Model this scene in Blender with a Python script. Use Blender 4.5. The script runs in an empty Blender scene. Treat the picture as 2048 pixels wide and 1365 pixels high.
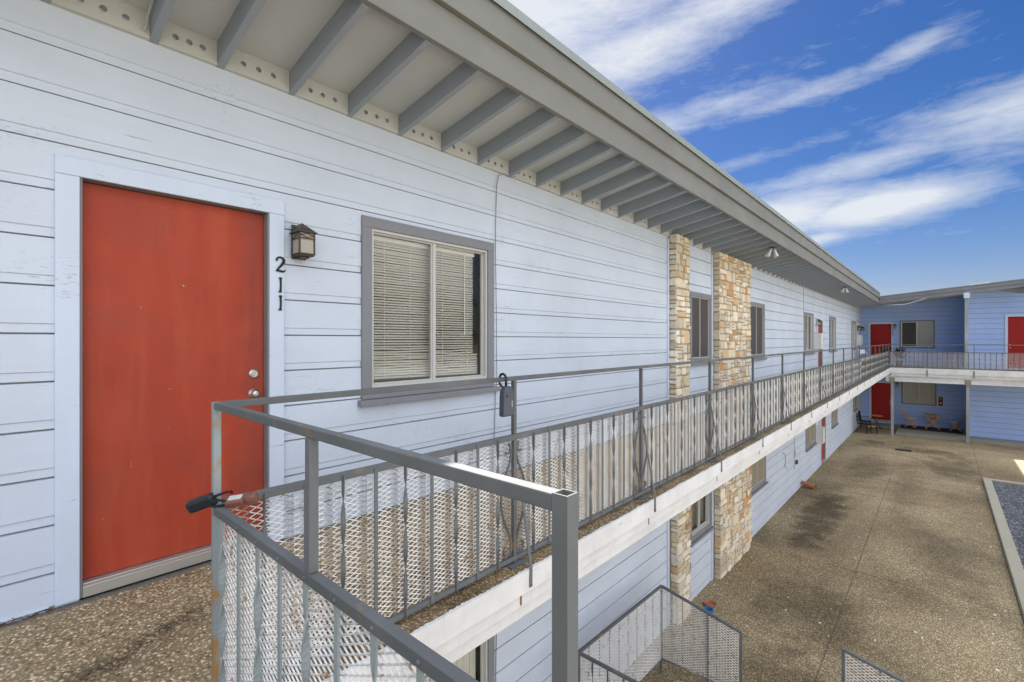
import bpy, bmesh, math, random
from mathutils import Vector, Matrix, Quaternion
R = math.radians
scene = bpy.context.scene
COL = scene.collection
random.seed(7)
G = 4.7            # all heights below are measured from the camera's eye level; the courtyard lies 4.7 m lower

# ------------------------------------------------------------------ camera, sky, sun, exposure
F, TH = 954.0, math.atan((1882 - 1024) / 954.0)
cam_d = bpy.data.cameras.new('camera'); cam = bpy.data.objects.new('camera', cam_d); COL.objects.link(cam)
cam.location = (3.34, 0, G); cam.rotation_euler = (R(90), 0, TH)
cam_d.lens = F / 2048 * 36; cam_d.sensor_width = 36; cam_d.shift_y = -0.0012
cam_d.clip_start = 0.02; cam_d.clip_end = 2000
scene.camera = cam

SUN_DIR = Vector((-4.42, 3.4, 7.1)).normalized()
SUN_EL = math.asin(SUN_DIR.z); SUN_AZ = math.atan2(SUN_DIR.x, SUN_DIR.y)
sd = bpy.data.lights.new('sun', 'SUN'); sd.energy = 5.0; sd.angle = R(0.5); sd.color = (1, 0.95, 0.86)
so = bpy.data.objects.new('sun', sd); COL.objects.link(so)
so.rotation_euler = (-SUN_DIR).to_track_quat('-Z', 'Y').to_euler(); so.location = (0, 0, 40)
scene.view_settings.view_transform = 'Standard'; scene.view_settings.look = 'None'
scene.view_settings.exposure = 1.68; scene.view_settings.gamma = 1; scene.view_settings.use_curve_mapping = False
scene.cycles.max_bounces = 10; scene.cycles.diffuse_bounces = 6; scene.cycles.transparent_max_bounces = 12
scene.cycles.sample_clamp_indirect = 6

def build_world():
    w = bpy.data.worlds.new('World'); scene.world = w; w.use_nodes = True
    nt = w.node_tree; N = nt.nodes; L = nt.links
    for n in list(N): N.remove(n)
    def nd(t, **k):
        n = N.new(t)
        for a, b in k.items(): setattr(n, a, b)
        return n
    def m(op, a, b=None, clamp=False):
        n = nd('ShaderNodeMath', operation=op, use_clamp=clamp)
        for i, v in enumerate((a, b)):
            if v is None: continue
            if isinstance(v, (int, float)): n.inputs[i].default_value = v
            else: L.new(v, n.inputs[i])
        return n.outputs[0]
    out = nd('ShaderNodeOutputWorld'); bg = nd('ShaderNodeBackground'); L.new(bg.outputs[0], out.inputs[0])
    sky = nd('ShaderNodeTexSky', sky_type='NISHITA', sun_disc=False)
    sky.sun_elevation = SUN_EL; sky.sun_rotation = SUN_AZ
    sky.altitude = 0; sky.air_density = 1.0; sky.dust_density = 0.6; sky.ozone_density = 2.5
    tc = nd('ShaderNodeTexCoord'); sp = nd('ShaderNodeSeparateXYZ'); L.new(tc.outputs['Generated'], sp.inputs[0])
    az = m('MULTIPLY', m('ARCTAN2', sp.outputs[0], sp.outputs[1]), 57.2958)
    el = m('MULTIPLY', m('ARCSINE', sp.outputs[2]), 57.2958)
    cb = nd('ShaderNodeCombineXYZ'); L.new(az, cb.inputs[0]); L.new(el, cb.inputs[1])
    # streaky cirrus: noise stretched along a gently rising direction
    mp = nd('ShaderNodeMapping'); mp.inputs['Rotation'].default_value = (0, 0, R(-8)); mp.inputs['Scale'].default_value = (0.055, 0.30, 1)
    L.new(cb.outputs[0], mp.inputs[0])
    n1 = nd('ShaderNodeTexNoise'); n1.inputs['Scale'].default_value = 1.0; n1.inputs['Detail'].default_value = 9
    n1.inputs['Roughness'].default_value = 0.62; n1.inputs['Distortion'].default_value = 0.5
    L.new(mp.outputs[0], n1.inputs['Vector'])
    mp2 = nd('ShaderNodeMapping'); mp2.inputs['Rotation'].default_value = (0, 0, R(-20)); mp2.inputs['Scale'].default_value = (0.16, 0.9, 1)
    L.new(cb.outputs[0], mp2.inputs[0])
    n2 = nd('ShaderNodeTexNoise'); n2.inputs['Scale'].default_value = 1.0; n2.inputs['Detail'].default_value = 8
    n2.inputs['Roughness'].default_value = 0.65; n2.inputs['Distortion'].default_value = 0.8
    L.new(mp2.outputs[0], n2.inputs['Vector'])
    mp3 = nd('ShaderNodeMapping'); mp3.inputs['Rotation'].default_value = (0, 0, R(-4)); mp3.inputs['Scale'].default_value = (0.45, 1.1, 1)
    L.new(cb.outputs[0], mp3.inputs[0])
    n3 = nd('ShaderNodeTexNoise'); n3.inputs['Scale'].default_value = 1.0; n3.inputs['Detail'].default_value = 8
    n3.inputs['Roughness'].default_value = 0.7; n3.inputs['Distortion'].default_value = 0.3
    L.new(mp3.outputs[0], n3.inputs['Vector'])
    fib = m('ADD', m('ADD', m('MULTIPLY', n1.outputs[0], 0.42), m('MULTIPLY', n2.outputs[0], 0.30)), m('MULTIPLY', n3.outputs[0], 0.28))
    # where in the sky the banks of cloud lie: (azimuth, elevation, tilt, half length, half width, weight)
    banks = [(-42, 34, 8, 22, 6, 1.15), (-30, 29.5, 14, 13, 3.2, 1.05), (-18, 33, 10, 12, 2.4, .85), (-10, 23.8, 6, 10, 1.0, .5), (-27, 23, 4, 7, 1.5, .7),
             (-18, 24.2, 3, 7, 1.2, .5), (-2.5, 25.0, 12, 4, 1.0, .62), (6, 18.2, 5, 9, 2.6, .78), (-6, 16.4, 5, 11, 1.3, .62), (-17, 18.4, 7, 8, .9, .45),
             (-13, 12.7, 4, 8, 2.3, 1.15), (-4.5, 12.5, 5, 7, 1.7, 1.4), (-10.5, 9.7, 14, 4.5, .8, .85), (-25, 12, 4, 9, 2.5, .6), (-1.5, 30.5, 20, 3, 1.0, .5)]
    tot = None
    for a0, e0, t, la, lw, wt in banks:
        c, s = math.cos(R(t)), math.sin(R(t))
        da, de = m('SUBTRACT', az, a0), m('SUBTRACT', el, e0)
        p = m('MULTIPLY', m('ADD', m('MULTIPLY', da, c), m('MULTIPLY', de, s)), 1 / la)
        q = m('MULTIPLY', m('SUBTRACT', m('MULTIPLY', de, c), m('MULTIPLY', da, s)), 1 / lw)
        r2 = m('ADD', m('MULTIPLY', p, p), m('MULTIPLY', q, q))
        g = m('MULTIPLY', m('POWER', 2.718, m('MULTIPLY', r2, -1.0)), wt)
        tot = g if tot is None else m('MAXIMUM', tot, g)
    d = m('ADD', m('MULTIPLY', tot, 0.95), m('MULTIPLY', m('SUBTRACT', fib, 0.5), 1.7))
    d = m('MULTIPLY', m('SUBTRACT', d, 0.10), 1.12, clamp=True)
    d = m('MULTIPLY', d, 0.92)
    # bright cloud added out of view, overhead and to the right, to fill the shade
    up = m('MULTIPLY', m('SUBTRACT', el, 40), 1 / 14, clamp=True)
    beh = m('SUBTRACT', 1.4, m('MULTIPLY', m('ABSOLUTE', m('SUBTRACT', az, 112)), 1 / 58), clamp=True)
    off = m('MAXIMUM', up, beh)
    off = m('MULTIPLY', off, m('ADD', 0.55, m('MULTIPLY', fib, 0.7)), clamp=True)
    d2 = m('MAXIMUM', d, off)
    tn = nd('ShaderNodeMix', data_type='RGBA', blend_type='MULTIPLY'); tn.inputs[0].default_value = 1; tn.inputs[7].default_value = (1.04, .93, 1.13, 1)
    hs = nd('ShaderNodeHueSaturation'); hs.inputs['Saturation'].default_value = 1.4; hs.inputs['Value'].default_value = SKY_V
    L.new(sky.outputs[0], hs.inputs['Color']); L.new(hs.outputs[0], tn.inputs[6])
    mx = nd('ShaderNodeMix', data_type='RGBA'); L.new(d2, mx.inputs[0]); L.new(tn.outputs[2], mx.inputs[6])
    cm = nd('ShaderNodeMix', data_type='RGBA'); L.new(off, cm.inputs[0]); cm.inputs[6].default_value = CLOUD; cm.inputs[7].default_value = FILL_CLOUD
    L.new(cm.outputs[2], mx.inputs[7])
    L.new(mx.outputs[2], bg.inputs[0]); bg.inputs[1].default_value = 0.1
SKY_V = 0.27
CLOUD = (2.6, 2.72, 2.85, 1)
FILL_CLOUD = (8.0, 8.2, 8.6, 1)
build_world()

# ------------------------------------------------------------------ materials
MATS = {}
class NT:
    def __init__(s, name):
        s.m = bpy.data.materials.new(name); s.m.use_nodes = True
        s.nt = s.m.node_tree; s.N = s.nt.nodes; s.L = s.nt.links
        s.b = s.N['Principled BSDF']; MATS[name] = s.m
        s.tc = s.N.new('ShaderNodeTexCoord')
        s.co = s.tc.outputs['Object']
    def set(s, **k):
        for a, v in k.items(): s.b.inputs[a.replace('_', ' ')].default_value = v
        return s
    def plug(s, v, sock):
        if isinstance(v, (int, float)): sock.default_value = v
        elif isinstance(v, tuple): sock.default_value = v if len(v) == 4 else v + (1,)
        else: s.L.new(v, sock)
    def map(s, scale, rot=(0, 0, 0)):
        n = s.N.new('ShaderNodeMapping'); n.inputs['Scale'].default_value = scale; n.inputs['Rotation'].default_value = rot
        s.L.new(s.co, n.inputs[0]); return n.outputs[0]
    def noise(s, scale=1, detail=4, rough=.55, dist=0, vec=None):
        n = s.N.new('ShaderNodeTexNoise'); n.inputs['Scale'].default_value = scale; n.inputs['Detail'].default_value = detail
        n.inputs['Roughness'].default_value = rough; n.inputs['Distortion'].default_value = dist
        s.L.new(vec if vec is not None else s.co, n.inputs['Vector']); return n.outputs[0]
    def vor(s, scale, feature='F1', vec=None, out='Distance', rnd=1.0):
        n = s.N.new('ShaderNodeTexVoronoi'); n.feature = feature; n.inputs['Scale'].default_value = scale
        n.inputs['Randomness'].default_value = rnd
        s.L.new(vec if vec is not None else s.co, n.inputs['Vector']); return n.outputs[out]
    def ramp(s, v, *stops):
        n = s.N.new('ShaderNodeValToRGB'); e = n.color_ramp.elements
        while len(e) < len(stops): e.new(.5)
        for el, (p, c) in zip(e, stops):
            el.position = p; el.color = (c, c, c, 1) if isinstance(c, (int, float)) else (c if len(c) == 4 else c + (1,))
        s.L.new(v, n.inputs[0]); return n.outputs[0]
    def mix(s, f, a, b, mode='MIX'):
        n = s.N.new('ShaderNodeMix'); n.data_type = 'RGBA'; n.blend_type = mode
        s.plug(f, n.inputs[0]); s.plug(a, n.inputs[6]); s.plug(b, n.inputs[7]); return n.outputs[2]
    def math(s, op, a, b=0.0, clamp=False):
        n = s.N.new('ShaderNodeMath'); n.operation = op; n.use_clamp = clamp
        s.plug(a, n.inputs[0]); s.plug(b, n.inputs[1]); return n.outputs[0]
    def bump(s, h, strength=.3, dist=.01, nrm=None):
        n = s.N.new('ShaderNodeBump'); n.inputs['Strength'].default_value = strength; n.inputs['Distance'].default_value = dist
        s.L.new(h, n.inputs['Height'])
        if nrm is not None: s.L.new(nrm, n.inputs['Normal'])
        s.L.new(n.outputs[0], s.b.inputs['Normal']); return n.outputs[0]
    def color(s, c): s.plug(c, s.b.inputs['Base Color']); return s
    def sep(s):
        n = s.N.new('ShaderNodeSeparateXYZ'); s.L.new(s.co, n.inputs[0]); return n.outputs

def painted_wood(name, base, dark, saw=True, amount=.55, flecks=True, grain_axis='y', rough=.6, bump=.6):
    m = NT(name); m.set(Roughness=rough, Specular_IOR_Level=.3)
    big = m.noise(.9, 3, .6)
    long = m.noise(1, 5, .6, vec=m.map((9, 1.3, 9) if grain_axis == 'y' else (9, 9, 1.3) if grain_axis == 'z' else (1.3, 9, 9)))
    c = m.mix(m.ramp(big, (.3, 0.0), (.75, 1.0)), base, dark)
    c = m.mix(m.math('MULTIPLY', m.ramp(long, (.45, 0.0), (.8, 1.0)), amount), c, dark)
    ridg = m.noise(1, 3, .7, vec=m.map((70, 70, 5) if grain_axis == 'y' else (70, 70, 6) if grain_axis == 'x' else (6, 6, 90)))
    fine = m.noise(1, 4, .7, vec=m.map((60, 7, 110) if grain_axis == 'y' else (60, 110, 7)))
    if flecks:
        msk = m.ramp(m.noise(1.7, 3, .6), (.55, 0.0), (.66, 1.0))
        fl = m.ramp(m.noise(1, 2, .6, vec=m.map((60, 26, 130))), (.58, 0.0), (.66, 1.0))
        c = m.mix(m.math('MULTIPLY', msk, m.math('MULTIPLY', fl, .5)), c, (.17, .16, .155))
        ck = m.ramp(m.noise(1, 4, .55, .6, vec=m.map((5, 3.2, 55))), (.70, 0.0), (.715, 1.0))
        c = m.mix(m.math('MULTIPLY', ck, .5), c, (.16, .15, .14))
    m.color(c)
    h = m.math('ADD', m.math('MULTIPLY', ridg, .7 if saw else .15), m.math('MULTIPLY', fine, .5))
    m.bump(h, bump, .004)
    return m

painted_wood('siding_paint', (.60, .67, .785), (.52, .58, .675))
painted_wood('trim_paint', (.60, .685, .83), (.54, .61, .73), grain_axis='z')
painted_wood('fascia_paint', (.235, .236, .222), (.18, .18, .168), saw=False, flecks=False, bump=.55)
painted_wood('rafter_paint', (.31, .35, .41), (.265, .30, .35), saw=False, flecks=False, grain_axis='x', bump=.2)
painted_wood('soffit_paint', (.555, .585, .59), (.48, .51, .515), saw=False, flecks=False, grain_axis='x', bump=.12)
painted_wood('vent_paint', (.54, .555, .555), (.48, .49, .49), saw=False, flecks=False, bump=.1)
painted_wood('window_trim_paint', (.235, .24, .265), (.20, .205, .225), saw=False, flecks=False, bump=.2)
painted_wood('siding_paint_shaded', (.41, .56, .92), (.35, .49, .82))  # same paint as the long wall, with blue skylit shade put into the colour
painted_wood('column_paint', (.36, .42, .47), (.25, .24, .22), flecks=True, grain_axis='z')

m = NT('door_red'); m.set(Roughness=.5, Specular_IOR_Level=.25)
c = m.mix(m.ramp(m.noise(1.6, 5, .65), (.3, 0.0), (.75, 1.0)), (.40, .055, .026), (.31, .042, .02))
sc_ = m.ramp(m.noise(1, 3, .6, .3, vec=m.map((30, 45, 9))), (.74, 0.0), (.76, 1.0))
c = m.mix(m.math('MULTIPLY', sc_, .5), c, (.55, .33, .27))
sm = m.ramp(m.noise(2.6, 6, .65), (.5, 0.0), (.75, 1.0)); c = m.mix(m.math('MULTIPLY', sm, .5), c, (.24, .06, .045)); fd = m.ramp(m.noise(1, 4, .6, vec=m.map((3, 7, .8))), (.45, 0.0), (.75, 1.0)); c = m.mix(m.math('MULTIPLY', fd, .35), c, (.50, .12, .06))
# scuffs and hand grime round the lock side and the kick zone
s = m.sep()
gr_ = m.ramp(m.math('ADD', m.math('ABSOLUTE', m.math('SUBTRACT', s[1], 1.20 - 12)), m.math('MULTIPLY', m.math('SUBTRACT', m.noise(7, 5, .7), .5), .25)), (.0, 1.0), (.12, 0.0))
c = m.mix(m.math('MULTIPLY', gr_, .4), c, (.15, .04, .035))
kk = m.ramp(m.noise(1, 3, .6, .4, vec=m.map((40, 22, 60))), (.70, 0.0), (.73, 1.0)); c = m.mix(m.math('MULTIPLY', kk, m.math('MULTIPLY', m.ramp(m.noise(2.2, 2), (.5, 0.0), (.58, 1.0)), .7)), c, (.50, .36, .32))
m.color(c); m.bump(m.noise(90, 2, .5), .08, .003)
m = NT('door_deep_red'); m.set(Roughness=.5, Specular_IOR_Level=.3)
m.color(m.mix(m.noise(2, 4, .6), (.40, .012, .012), (.30, .010, .010)))

def concrete(name, pebble, big, stain_amt, tint):
    m = NT(name); m.set(Roughness=.85, Specular_IOR_Level=.25)
    vec = m.map((1, 1, 1))
    cell = m.vor(pebble, vec=vec, out='Color'); dist = m.vor(pebble, vec=vec)
    sp = m.N.new('ShaderNodeSeparateColor'); m.L.new(cell, sp.inputs[0])
    peb = m.ramp(sp.outputs[0], (0.0, (.09, .065, .045)), (.22, (.20, .13, .075)), (.42, (.29, .23, .16)), (.70, (.42, .36, .28)), (1.0, (.68, .63, .55)))
    edge = m.ramp(dist, (.40, 0.0), (.62, 1.0))
    fill = m.mix(m.noise(60, 3), (.16, .142, .112), (.22, .20, .16))
    show = m.ramp(sp.outputs[1], (.07, 1.0), (.12, 0.0))
    c = m.mix(m.math('MAXIMUM', edge, show), peb, fill)
    c = m.mix(1.0, c, tint, 'MULTIPLY')
    st = m.ramp(m.noise(big, 6, .6, .4), (.35, 1.0), (.62, 0.0))
    c = m.mix(m.math('MULTIPLY', st, stain_amt), c, (.42, .40, .37), 'MULTIPLY')
    ru = m.ramp(m.noise(big * 1.7 + .2, 4, .6), (.58, 0.0), (.75, 1.0))
    c = m.mix(m.math('MULTIPLY', ru, .35), c, (.95, .78, .55), 'MULTIPLY')
    m.color(c)
    h = m.math('SUBTRACT', 1.0, m.math('MULTIPLY', m.math('MAXIMUM', edge, show), .8))
    m.bump(h, .5, .006)
    return m, c
m, c = concrete('walkway_aggregate', 78, .9, .45, (1.42, 1.30, 1.05))
# one long crack by the door and a damp stain beside it
s = m.sep()
wob = m.noise(1, 6, .65, vec=m.map((9, 9, 9)))
yw = m.math('ADD', s[1], 12.0)
crx = m.math('ADD', m.math('MULTIPLY', m.math('SUBTRACT', yw, .62), -.55), m.math('MULTIPLY', m.math('SUBTRACT', wob, .5), .35))
cd = m.math('ABSOLUTE', m.math('SUBTRACT', m.math('SUBTRACT', s[0], .62), crx))
inr = m.math('MULTIPLY', m.ramp(m.math('ABSOLUTE', m.math('SUBTRACT', yw, .45)), (.22, 1.0), (.42, 0.0)), m.math('LESS_THAN', s[0], 1.3))
c2 = m.mix(m.math('MULTIPLY', inr, m.ramp(cd, (0.0, .85), (.011, 0.0))), c, (.04, .035, .03)); c2 = m.mix(m.math('MULTIPLY', inr, m.ramp(cd, (0.0, .6), (.16, 0.0))), c2, (.30, .28, .25), 'MULTIPLY')
dk_ = m.math('MULTIPLY', m.ramp(m.noise(3.2, 5, .65), (.45, 0.0), (.62, 1.0)), m.ramp(s[0], (.55, 0.0), (1.2, 1.0)))
c2 = m.mix(m.math('MULTIPLY', dk_, .6), c2, (.35, .33, .30), 'MULTIPLY')
edge_d = m.ramp(s[0], (.55, 0.0), (.78, 1.0))   # the weathered lip outside the railing is darker
lip = m.math('MULTIPLY', m.math('GREATER_THAN', s[0], 1.36), .5)
c2 = m.mix(lip, c2, (.40, .33, .25), 'MULTIPLY')
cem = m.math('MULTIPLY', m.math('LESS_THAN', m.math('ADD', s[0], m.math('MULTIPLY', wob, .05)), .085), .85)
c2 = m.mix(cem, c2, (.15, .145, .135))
m.color(c2)
m, c = concrete('courtyard_aggregate', 62, .33, .85, (1.32, 1.22, .97))
s = m.sep()
def blotch(x, y, rx, ry):
    dx = m.math('DIVIDE', m.math('SUBTRACT', s[0], x), rx); dy = m.math('DIVIDE', m.math('SUBTRACT', s[1], y), ry)
    r = m.math('ADD', m.math('MULTIPLY', dx, dx), m.math('MULTIPLY', dy, dy))
    r = m.math('ADD', r, m.math('MULTIPLY', m.math('SUBTRACT', m.noise(1.6, 5, .65), .5), 3.2))
    return m.ramp(r, (.15, 1.0), (1.15, 0.0))
for (x, y, rx, ry, k) in ((.95, 15.0, .55, 3.4, .8), (1.6, 9.6, .9, 1.6, .5), (1.3, 22, .7, 3, .5), (3.6, 24, .8, 2.5, .55), (3.1, 26.5, 1.2, .8, .55), (1.0, 27.5, .7, .5, .6), (3.4, 14, .8, 2.2, .4), (2.6, 19, .5, 3.5, .4), (1.7, 7.2, .8, 1.0, .45)):
    c = m.mix(m.math('MULTIPLY', blotch(x, y, rx, ry), k), c, (.25, .24, .22), 'MULTIPLY')
m.color(c)
m = NT('concrete_plain'); m.set(Roughness=.85)
m.color(m.mix(m.noise(2.5, 6, .65), (.30, .285, .235), (.20, .19, .155))); m.bump(m.noise(40, 4, .7), .25, .004)
m = NT('kerb_concrete'); m.set(Roughness=.85)
m.color(m.mix(m.noise(1.2, 6, .65), (.36, .345, .28), (.26, .25, .20))); m.bump(m.noise(40, 4, .7), .25, .004)
m = NT('earth'); m.set(Roughness=.95); m.color(m.mix(m.noise(.2, 6), (.16, .15, .10), (.08, .10, .04)))
m = NT('gravel_grey'); m.set(Roughness=.8)
sp = m.N.new('ShaderNodeSeparateColor'); m.L.new(m.vor(28, out='Color'), sp.inputs[0])
m.color(m.ramp(sp.outputs[0], (0, (.03, .035, .045)), (.6, (.08, .09, .11)), (.93, (.16, .17, .19)), (1, (.4, .4, .4)))); m.bump(m.vor(28), 1.0, .03)
m = NT('slab_white'); m.set(Roughness=.6)
c = m.mix(m.ramp(m.noise(2.4, 6, .65), (.35, 0.0), (.75, 1.0)), (.70, .71, .725), (.54, .54, .54))
ck = m.ramp(m.noise(1, 5, .6, .8, vec=m.map((4, 3.0, 26))), (.66, 0.0), (.672, 1.0))
msk = m.ramp(m.noise(.8, 2), (.5, 0.0), (.6, 1.0))
c = m.mix(m.math('MULTIPLY', m.math('MULTIPLY', ck, msk), .8), c, (.10, .085, .07))
dr = m.ramp(m.noise(1, 3, .6, vec=m.map((8, 13, 1.2))), (.6, 0.0), (.8, 1.0)); c = m.mix(m.math('MULTIPLY', dr, .45), c, (.42, .39, .34))
m.color(c); m.bump(m.noise(14, 6, .65), .3, .008)

def rail_metal(name, base, rust_lo, rust_hi, rustc=(.22, .09, .03), rough=.7, rs=7):
    m = NT(name); m.set(Roughness=rough, Specular_IOR_Level=.28)
    n = m.noise(rs, 6, .7); pale = m.ramp(m.noise(2.2, 4, .6), (.45, 0.0), (.75, 1.0))
    c = m.mix(m.math('MULTIPLY', pale, .45), base, tuple(min(1, v * 1.7 + .02) for v in base))
    c = m.mix(m.ramp(n, (rust_lo, 0.0), (rust_hi, 1.0)), c, m.mix(m.noise(30, 3), rustc, (.36, .20, .07)))
    m.color(c); m.bump(m.noise(70, 3, .6), .12, .002); return m
rail_metal('railing_grey', (.108, .117, .124), .57, .72, (.20, .13, .06))
rail_metal('railing_silver', (.125, .135, .142), .62, .72)
rail_metal('post_weathered', (.25, .29, .30), .60, .68, (.25, .14, .06))
rail_metal('corner_post', (.24, .28, .29), .50, .60, (.30, .17, .06), .7, 5)
rail_metal('mesh_white', (.66, .655, .64), .55, .68, (.22, .14, .08), .7, 16)
m = rail_metal('mesh_walkway', (.72, .715, .69), .56, .68, (.22, .14, .08), .7, 16)
s = m.sep(); yw = m.math('ADD', s[1], 15 - 2.163)
def fr_(v, d): return m.math('FRACT', m.math('DIVIDE', v, d))
edge_ = m.math('MULTIPLY', m.math('SUBTRACT', m.noise(40, 3), .5), .25)
k1 = m.ramp(m.math('ADD', fr_(yw, .1651), edge_), (.72, 0.0), (.84, 1.0))
k2 = m.ramp(m.math('ADD', m.math('ABSOLUTE', m.math('SUBTRACT', fr_(m.math('ADD', yw, 1.651 / 2), 1.651), .5)), m.math('MULTIPLY', edge_, .2)), (.05, 1.0), (.075, 0.0))
m.color(m.mix(m.math('MULTIPLY', m.math('MAXIMUM', k1, k2), .62), m.b.inputs['Base Color'].links[0].from_socket, m.mix(m.noise(25, 3), (.05, .032, .02), (.16, .09, .045))))
rail_metal('black_iron', (.012, .012, .013), .75, .8)
m = NT('rust'); m.set(Roughness=.9); m.color(m.mix(m.noise(30, 4), (.16, .065, .03), (.30, .15, .08)))
def plain(name, col, rough=.5, metal=0, var=.15, scale=6, bump=0):
    m = NT(name); m.set(Roughness=rough, Metallic=metal)
    m.color(m.mix(m.noise(scale, 4, .6), col, tuple(v * (1 - var) for v in col)))
    if bump: m.bump(m.noise(60, 3), bump, .003)
    return m
plain('aluminium', (.55, .54, .50), .4, .6); plain('sash_almond', (.56, .56, .545), .45); plain('steel', (.55, .53, .50), .28, .9)
plain('brass', (.45, .30, .12), .3, .9); plain('blind_white', (.88, .87, .83), .55, 0, .04); plain('screen_dark', (.075, .065, .065), .7, 0, .2, 3)
plain('screen_brown', (.27, .235, .17), .75, 0, .12, 3); plain('blind_grey', (.62, .64, .64), .6, 0, .08); plain('blind_cream', (.68, .66, .58), .6, 0, .08)
plain('bronze', (.10, .075, .055), .55, .4, .4, 20, .2); plain('frosted_glass', (.40, .38, .32), .35, 0, .15, 12)
plain('digit_black', (.015, .013, .012), .4, .3); plain('navy_plastic', (.012, .018, .028), .45); plain('grey_casing', (.06, .072, .098), .4)
plain('brown_casing', (.20, .075, .05), .45, 0, .2); plain('cabinet_white', (.72, .72, .70), .45); plain('cable_grey', (.50, .52, .54), .6); plain('cable_mid', (.20, .21, .23), .6); plain('cable_dark', (.08, .08, .085), .6)
plain('teak', (.82, .38, .075), .55, 0, .35, 12); plain('seat_white', (.68, .66, .58), .6); plain('mat_black', (.012, .012, .013), .9)
plain('terracotta', (.42, .17, .09), .8); plain('blue_glaze', (.04, .18, .42), .3); plain('yellow_pot', (.48, .34, .12), .6); plain('leaf_dark', (.025, .045, .02), .6, 0, .5)
plain('leaf_tree', (.055, .085, .03), .65, 0, .55, 1.5); plain('bark', (.12, .09, .065), .9); plain('straw', (.20, .125, .07), .9, 0, .6, 40)
plain('extinguisher_red', (.45, .01, .01), .3); plain('roof_grey', (.30, .29, .27), .9); plain('lamp_silver', (.62, .62, .60), .35, .3); plain('stucco_pale', (.78, .77, .75), .9)
plain('joint_grey', (.085, .08, .07), .9, 0, .5, 3); plain('groove_shade', (.30, .28, .25), .9); plain('grate_iron', (.035, .03, .026), .7); plain('interior', (.25, .24, .22), .9); plain('paper_white', (.75, .75, .72), .7); plain('drip_edge', (.36, .40, .38), .5, .3)
m = NT('stone'); m.set(Roughness=.85)
at = m.N.new('ShaderNodeAttribute'); at.attribute_name = 'Col'
c = m.mix(m.ramp(m.noise(9, 6, .7), (.35, 0.0), (.75, 1.0)), at.outputs['Color'], (.72, .58, .42), 'MULTIPLY'); c = m.mix(.55, c, at.outputs['Color'])
m.color(c); m.bump(m.noise(16, 8, .7), .9, .02)
m = NT('mortar'); m.set(Roughness=.95); m.color(m.mix(m.noise(12, 4), (.42, .35, .25), (.30, .24, .17))); m.bump(m.noise(50, 3), .4, .01)
def glass(name, tint, rgh=.02, ior=1.5):
    m = NT(name); N, L = m.N, m.L; N.remove(m.b)
    tr = N.new('ShaderNodeBsdfTransparent'); tr.inputs[0].default_value = tint + (1,)
    gl = N.new('ShaderNodeBsdfGlossy'); gl.inputs['Roughness'].default_value = rgh
    fr = N.new('ShaderNodeLayerWeight')
    k = m.math('ADD', m.math('MULTIPLY', m.math('POWER', fr.outputs['Facing'], 5.0), .9), .075, clamp=True)
    mx = N.new('ShaderNodeMixShader'); L.new(k, mx.inputs[0]); L.new(tr.outputs[0], mx.inputs[1]); L.new(gl.outputs[0], mx.inputs[2])
    L.new(mx.outputs[0], N['Material Output'].inputs[0])
glass('window_glass', (.94, .95, .94))

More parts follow.
